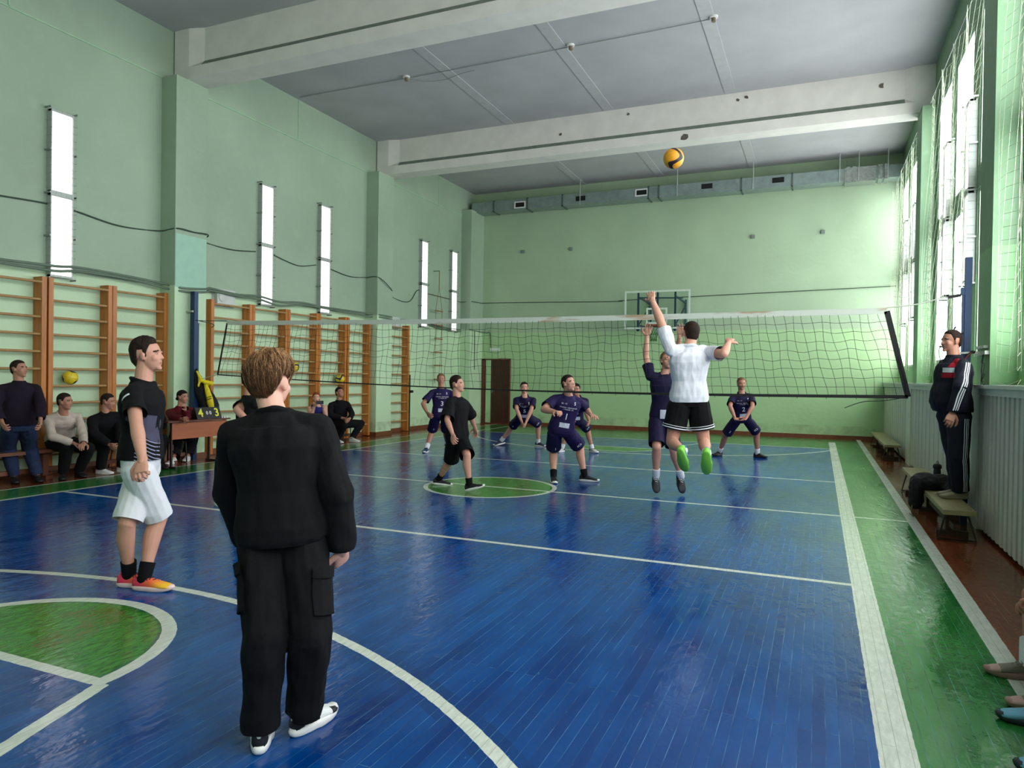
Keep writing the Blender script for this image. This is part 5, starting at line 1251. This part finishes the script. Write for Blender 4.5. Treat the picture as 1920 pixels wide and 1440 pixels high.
# ---------------- players beyond the net
SH_NAVY = sty((24, 30, 58)); SH_GREY = sty((190, 188, 184), (60, 50, 60), fn=lambda s, c, z: 1 if s < .0 else 0); SH_TEAL = sty((30, 62, 96))
TEE = lambda m=C_NAVY, **k: dict(dict(kind='tee', mat=m, inf=.014, t0=-.06, frac=.72, wide=1.3, name='jersey', collar='crew'), **k)
SHO = lambda m=C_NAVY, **k: dict(dict(kind='shorts', mat=m, inf=.014, frac=.88, r=.052, name='shorts'), **k)
# l) number 3
p3 = person('fair-haired player in navy jersey number 3 standing at left behind the net', 1.84, (826, 779, 14.2), (828, 729, 1), (827, 712, 1), (150, 3), 140, arms={
    1: ((793, 757, -1), (801, 774, -1), (808, 781, -1), dict(curl=.8)), -1: ((852, 758, -1), (850, 775, -1), (846, 783, -1))},
    legs={1: ((811, 800), (800, 840, ZA(1.84), 'z'), 165), -1: ((842, 802), (838, 832, ZA(1.84), 'z'), 130)},
    top=TEE(), bottom=SHO(), shoes=SH_TEAL, socks=(C_WHITE, .22), hair=HS_CROP, hairm_=H_FAIR, skin=SKIN2)
jersey(p3, '3')
# m) walking boy
person('boy in oversized black t-shirt and black shorts walking by the centre circle', 1.68, (857, 818, 9.65), (857, 737, -1), (858, 712, -1), (84, 6), 95, arms={
    1: ((838, 787, -1), (849, 815, -1), (852, 828, -1), dict(curl=.8)), -1: ((882, 780, 1), (891, 803, 1), (893, 818, 1), dict(curl=.5))},
    legs={1: ((849, 862), (822, 899, ZA(1.68), 'z'), 68, 4), -1: ((877, 858), (880, 909, 9.4, 'd'), 80, -16)},
    top=dict(kind='tee', mat=C_BLACK, inf=.030, t0=-.13, frac=.95, wide=1.5, name='t_shirt', gx=1.05, wr=.008), bottom=dict(kind='shorts', mat=C_BLACK, inf=.022, frac=.98, r=.052, name='shorts'), shoes=ST_BLK, socks=(C_BLACK, .24), hair=HS_TOP, hairm_=H_DARK, skin=SKIN)
# n) number 5
p5 = person('player in navy jersey number 5 crouching wide with arms stretched down together', 1.82, (983, 782, 15.3), (984, 744, -1), (983, 727, -1), (150, 0), 155, arms={
    1: ((969, 768, -1), (978, 790, -1), (981, 800, -1), dict(curl=.4)), -1: ((996, 769, -1), (987, 790, -1), (984, 800, -1), dict(curl=.4))},
    legs={1: ((962, 798), (940, 826, ZA(1.82)+.03, 'z'), 215, 10), -1: ((1010, 795), (1009, 830, ZA(1.82), 'z'), 110)},
    top=TEE(C_NAVYD), bottom=SHO(C_NAVYD), shoes=SH_NAVY, socks=(C_WHITE, .2), hair=HS_CROP, hairm_=H_DARK)
jersey(p5, '5')
# o) number 1
p1 = person('sturdy player in navy jersey number 1 bracing with bent arms in front of the net', 1.85, (1052, 806, 10.35), (1066, 741, -1), (1066, 719, -1), (116, 10), 145, hipyaw=150, arms={
    1: ((1019, 768, -1), (1043, 773, -1), (1052, 772, -1), dict(curl=1.1, pn=V((0, 0, -1)))), -1: ((1097, 764, 1), (1108, 778, -1), (1115, 781, -1), dict(curl=.6, pn=V((0, 0, -1))))},
    legs={1: ((1037, 848), (1038, 893, ZA(1.85), 'z'), 155), -1: ((1088, 846), (1096, 892, ZA(1.85), 'z'), 85)},
    top=TEE(), bottom=SHO(frac=.82), shoes=ST_BLK, socks=(C_BLACK, .22), hair=HS_CROP, hairm_=H_DARK, girth=1.1)
jersey(p1, '1')
# p) player behind number 1
p8 = person('player in navy jersey peeking out behind number 1, grey shoes', 1.80, (1078, 788, 14.3), (1082, 745, -1), (1080, 731, -1), (165, 2), 150, arms={
    1: ((1068, 766, -1), (1070, 782, -1), (1075, 790, -1)), -1: ((1098, 772, -1), (1104, 788, -1), (1105, 796, -1))},
    legs={1: ((1062, 812), (1054, 840, ZA(1.8), 'z'), 190), -1: ((1102, 808), (1110, 841, ZA(1.8), 'z'), 130)},
    top=TEE(C_NAVYD), bottom=SHO(C_NAVYD), shoes=SH_GREY, socks=(C_WHITE, .2), hair=HS_SHORT, hairm_=H_BLK, skin=SKIN2)
jersey(p8, '8')
# q) number 2
p2 = person('player in navy jersey number 2 crouching ready at right, hands low', 1.80, (1391, 784, 13.9), (1391, 738, -1), (1390, 717, -1), (157, -2), 157, arms={
    1: ((1369, 762, -1), (1378, 784, -1), (1384, 790, -1), dict(curl=.4, pn=V((.3, -.6, .8)))), -1: ((1411, 762, -1), (1400, 782, -1), (1392, 790, -1), dict(curl=.4, pn=V((-.3, -.6, .8))))},
    legs={1: ((1359, 815), (1349, 847, ZA(1.8), 'z'), 210), -1: ((1418, 817), (1420, 850, ZA(1.8), 'z'), 115)},
    top=TEE(C_NAVYD), bottom=SHO(C_NAVYD), shoes=ST_BLK2, socks=(C_WHITE, .22), hair=HS_CROP, hairm_=H_FAIR, skin=SKIN2)
jersey(p2, '2')
# r) blocker
bl = person('blocker in navy jersey jumping behind the net with both arms raised, hidden by the spiker', 1.82, (1243, 782, 9.55), (1246, 692, -1), (1252, 667, -1), (150, 8), 157, arms={
    1: ((1211, 668, 1), (1213, 625, -1), (1218, 604, -1), dict(curl=.25, pn=V((.1, -1, .1)), spread=1.8)), -1: ((1270, 660, 1), (1274, 632, -1), (1277, 610, -1), dict(curl=.25, pn=V((-.1, -1, .1)), spread=1.8))},
    legs={1: ((1232, 840), (1230, 893, 9.45, 'd'), 160, 52), -1: ((1262, 842), (1277, 893, 9.5, 'd'), 150, 58)}, shrug=(.03, .03),
    top=TEE(C_NAVYD, frac=.55), bottom=SHO(C_NAVYD, frac=.90), shoes=sty((18, 22, 34), sole=SOLE_B, lace=SOLE_W), socks=(C_WHITE, .26), hair=HS_CROP, hairm_=H_FAIR)
decal_xy(bl, 'top', *rect(.17, .12), LOGO, 'sponsor_patch', .08, .02)
# s) spiker
G = mat('shoe_lime', (130, 206, 70), .5); shoe_s = sty((40, 110, 165), (130, 206, 70), fn=lambda s, c, z: 1 if (s < -.1 or s > .5 or z > .7) else 0, sole=G, lace=SOLE_W)
sp_ = person('spiker in white t-shirt and black shorts jumping at the net with one arm swung high', 1.84, (1292, 748, 7.55), (1292, 652, 1), (1296, 624, 1), (-22, 14), -35, hipyaw=-24, arms={
    -1: ((1240, 606, 1), (1223, 563, 1), (1219, 545, 1), dict(curl=.35, pn=V((0, 1, 0)), spread=1.4)), 1: ((1357, 664, -1), (1366, 643, 1), (1370, 632, 1), dict(curl=.9, pn=V((0, 1, 0))))},
    legs={-1: ((1257, 836), (1281, 845, 7.15, 'd'), 10, 56), 1: ((1321, 830), (1325, 850, 7.15, 'd'), -5, 58)}, shrug=(.02, .035),
    top=dict(kind='tee', mat=C_GREYW, inf=.018, t0=-.05, frac=.80, wide=1.0, name='t_shirt', wr=.012, collar='crew'), bottom=dict(kind='shorts', mat=C_BLACK, inf=.026, frac=.68, r=.050, name='shorts'), shoes=shoe_s, socks=(C_WHITE, .12), hair=HS_CROP, hairm_=H_DARK, near=True, shw=.112, girth=1.1)
for s in (1, -1):
    Hp, K, A, _, _ = sp_.leg[s]; fr_ = .64; ax = (K-Hp).normalized(); q = Hp.lerp(K, fr_); mb = MB(); pts = []; u1 = ax.cross(V((0, 1, 0))).normalized(); u2 = ax.cross(u1)
    for k in range(25):
        t_ = 2*math.pi*k/24; o_ = u1*math.cos(t_)+u2*math.sin(t_); loc, _, _, _ = sp_.bot_bvh.ray_cast(q+o_*.3, -o_, .28); pts.append((loc if loc is not None else q+o_*.13)+o_*.004)
    mb.tube(pts, .007, 5, caps=False); mb.tube([p_-ax*.025 for p_ in pts], .004, 5, caps=False); o = mb.build('hem_stripe', C_WHITE, sp_.bot)
# t) referee
rf = person('referee with a whistle standing on the bench in a dark tracksuit with white stripes', 1.80, (1788, 771, 7.55), (1789, 668, 1), (1783, 640, 1), (-118, 2), -108, hipyaw=-112, arms={
    -1: ((1801, 727, -1), (1785, 776, -1), (1777, 797, -1), dict(curl=.9, pn=V((0, 1, 0)))), 1: ((1795, 722, 1), (1776, 760, 1), (1770, 775, 1), dict(curl=.8))},
    legs={-1: ((1797, 855), (1801, 921, .32+.045*1.8, 'z'), -112), 1: ((1791, 855), (1797, 917, .32+.045*1.8, 'z'), -105)},
    top=dict(kind='long', mat=C_TRACK, inf=.028, finf=.018, t0=.0, name='track_jacket', collar='high', belly=.03, wr=.008), bottom=dict(kind='trousers', mat=C_TRACK, inf=.018, rk=.040, ra=.036, name='track_trousers'), shoes=sty((150, 140, 112), sole=mat('tan_rubber', (150, 140, 110), .6), lace=SOLE_B), hair=HS_CROP, hairm_=H_DARK, skin=SKIN2, near=True, girth=1.12)
Sx, Ex, Wx, _ = rf.arm[-1]; out = -FW
for k in (-1, 0, 1):
    pts = [Sx.lerp(Ex, t_)+RT*(.022*k-.012) for t_ in np.linspace(.0, 1, 12)]+[Ex.lerp(Wx, t_)+RT*(.022*k*.9-.012) for t_ in np.linspace(.08, .88, 10)]
    strip_on(rf.top_bvh, rf.top, pts, [out]*len(pts), .010, PRINT, 'white_stripe')
Hp, K, A, _, _ = rf.leg[-1]
for k in (-1, 0, 1):
    pts = [Hp.lerp(K, t_)+RT*(.02*k+.01) for t_ in np.linspace(.15, 1, 12)]+[K.lerp(A, t_)+RT*(.018*k) for t_ in np.linspace(.08, .93, 12)]
    strip_on(rf.bot_bvh, rf.bot, pts, [-FW]*len(pts), .007, PRINT, 'white_stripe')
c_, r_, f_ = rf.frame(.78); nn = (-FW*.75-RT*.66); nn = (nn-rf.up*nn.dot(rf.up)).normalized(); ex = rf.up.cross(nn).normalized()
decal(rf.top_bvh, rf.top, *rect(.12, .05), mat('pale_panel', (180, 190, 190), .7), 'chest_panel', c_+ex*-.02, ex, rf.up, nn, rf.root)
decal(rf.top_bvh, rf.top, *rect(.15, .05), C_RED, 'red_panel', c_-rf.up*.055+ex*-.015, ex, rf.up, nn, rf.root); decal(rf.top_bvh, rf.top, [(-.03, .03), (.05, .03), (.075, .12), (.03, .12)], [(0, 1, 2, 3)], C_RED, 'red_panel', c_, ex, rf.up, nn, rf.root)
C, rt, f, u, h = rf.head; wp = C+(f*.43-u*.27)*h; root = thing('whistle', 'black whistle on a cord between the lips of the referee', 'whistle', wp)
mb = MB(); mb.ell(wp+f*.012, (.012, .016, .012), (rt, f, u)); mb.bar(wp-f*.01, wp+f*.012, .012, .008); part(mb, 'whistle_body', SOLE_B, root)
mb = MB(); mb.tube(smooth_path([wp+f*.02, wp+f*.03-V((0, 0, .05)), wp+f*.015-V((0, 0, .13)), wp-f*.04-V((0, 0, .18)), wp-f*.09-V((0, 0, .185))]), .004, 5); part(mb, 'whistle_cord', mat('grey_cord', (120, 116, 120), .7), root)

# u) girls at the right edge: only legs, a hand and shoes reach into the frame
G1 = sty((176, 142, 136), (110, 104, 84), fn=lambda s, c, z: 1 if .1 < s < .45 and z > -.3 else 0, sole=mat('worn_pink_sole', (150, 116, 108), .6), lace=mat('taupe_lace', (120, 112, 100), .8))
G2 = sty((86, 150, 176), (60, 50, 62), fn=lambda s, c, z: 1 if (.05 < s < .2 and abs(c) > .7) else 0, sole=mat('dark_sole', (20, 34, 40), .6), lace=SOLE_B)
def sitter(label, hip_y, ank, knee, st, sockm, bench_x=1.3):
    pv = V((bench_x+.02, hip_y, .50)); H_ = 1.66
    P = None
    nk = pv+V((-.12, 0, .285*H_)); pxl = lambda q: ((lambda v: (960+FPX*v.dot(RT)/v.dot(FW), 720+FPX*v.dot(DN)/v.dot(FW)))(q-CP))
    w1 = V((knee[0]+.02, knee[1]+.0, .44)); hd = pv+V((-.2, 0, .40*H_))
    return person(label, H_, pv, (*pxl(nk), 1), (*pxl(hd), 1), (-90, -5), -90, arms={1: ((*pxl(w1+V((.2, .1, .1))), 1), (0, 0, 1), V((-.9, .2, -.35)), dict(w3=w1, curl=1.0, pn=V((0, -.3, -1)))), -1: ((*pxl(w1+V((.2, -.1, .1))), 1), (0, 0, 1), V((-.9, .3, -.2)), dict(w3=w1+V((.03, -.12, .0)), curl=1.0, pn=V((0, .3, -1))))},
        legs={1: (pxl(V((ank[0][0]+.05, ank[0][1], .52))), (*pxl(V((*ank[0], ZA(H_)))), ZA(H_), 'z'), -92), -1: (pxl(V((ank[1][0]+.05, ank[1][1], .52))), (*pxl(V((*ank[1], ZA(H_)))), ZA(H_), 'z'), -90)},
        top=dict(kind='tee', mat=C_BLACK, inf=.016, name='t_shirt'), bottom=dict(kind='shorts', mat=C_BLACK, inf=.014, frac=.8, name='shorts'), shoes=st, socks=(sockm, .35), hair=HS_SHORT, hairm_=H_BRN, near=False, skin=SKIN2)
t1 = at_z(1846, 1245, .05); t2 = at_z(1884, 1300, .05)
sitter('seated person at the right edge with pink and khaki sneakers and clasped hands', (t1.y+t2.y)/2+.02, [(t1.x+.20, t1.y+.02), (t2.x+.20, t2.y-.02)], (t1.x+.22, t1.y-.02), G1, C_WHITE)
t1 = at_z(1866, 1322, .05); t2 = at_z(1902, 1418, .05)
sitter('seated person at the lower right corner with light blue sneakers', (t1.y+t2.y)/2, [(t1.x+.20, t1.y-.02), (t2.x+.20, t2.y)], (t1.x+.3, t1.y-.1), G2, C_BLACK)

# ---------------- things on the near right bench
root = thing('backpack', 'black drawstring bag slumped over the pale bench beside the bottle', 'bag', (1.25, 11.0, .32))
bc = at_z(1728, 905, .40); mb = MB()
by = at_z(1722, 915, .32)
mb.ell((1.16, by.y, .40), (.16, .22, .10)); mb.ell((1.30, by.y+.05, .40), (.15, .22, .09)); mb.ell((1.06, by.y-.08, .33), (.075, .16, .15)); mb.ell((1.40, by.y-.2, .37), (.10, .22, .06)); mb.cone((1.06, by.y-.10, .34), (1.05, by.y-.12, .17), .07, .08)
o = solid(mb, 'bag_body', BLKC, root, .009, 3, (.014, 10, (1, 1, 1)))
mb = MB(); mb.tube(smooth_path([(1.03, by.y-.1, .22), (1.0, by.y-.2, .08), (1.03, by.y-.15, .012), (1.0, by.y-.05, .02)]), .006, 5); part(mb, 'drawstring', mat('grey_string', (96, 90, 80), .8), root)
bp_ = V((1.36, at_z(1747, 905, .32).y, .325)); root = thing('water_bottle', 'black sports bottle with a clear cap on the bench behind the bag', 'bottle', bp_)
bp_ = V((1.33, by.y+.42, .325)); root.location = bp_
mb = MB(); mb.tube([bp_+V((0, 0, z)) for z in (0, .01, .16, .19, .21)], [.034, .040, .040, .036, .030], 18); part(mb, 'bottle_body', SOLE_B, root)
mb = MB(); mb.tube([bp_+V((0, 0, z)) for z in (.19, .20, .23, .245)], [.044, .048, .046, .030], 18); part(mb, 'lid', BLKT, root)
mb = MB(); mb.tube([bp_+V((0, 0, z)) for z in (.245, .27, .285)], [.018, .016, .010], 12); part(mb, 'spout', mat('clear_plastic', (150, 156, 150), .2), root)

# ---------------- black and yellow sports jacket hanging by the left post
root = thing('hanging_jacket', 'black and yellow sports jacket hanging on the left net post behind the desk', 'jacket', (-9.9, 9.2, 1.0))
def jp(px, py, x=-9.88): return at_x(px, py, x)
mb = MB(); 
for a, b, r0, r1 in (((368, 695), (377, 735), .035, .10), ((377, 735), (391, 770), .10, .15), ((384, 716), (401, 762), .03, .10)): mb.cone(jp(*a, -9.93), jp(*b, -9.93), r0, r1)
solid(mb, 'jacket_body', BLKC, root, .012, 3, (.02, 9, (1, 1, .4)))
mb = MB()
mb.cone(jp(386, 722, -9.80), jp(394, 752, -9.77), .035, .055); mb.cone(jp(394, 752, -9.77), jp(401, 782, -9.75), .055, .035); mb.cone(jp(376, 714, -9.80), jp(396, 719, -9.76), .028, .042); mb.cone(jp(370, 697, -9.84), jp(377, 713, -9.80), .018, .028); mb.cone(jp(374, 710, -9.82), jp(372, 724, -9.82), .022, .016)
solid(mb, 'yellow_sleeve', YELC, root, .009, 2, (.012, 12, (1, 1, .5)))
mb = MB()
for py in (744, 748): mb.tube([jp(387, py+1.5, -9.735), jp(391, py+.5, -9.715), jp(397, py-1, -9.725)], .006, 5)
part(mb, 'sleeve_stripe', BLKC, root)
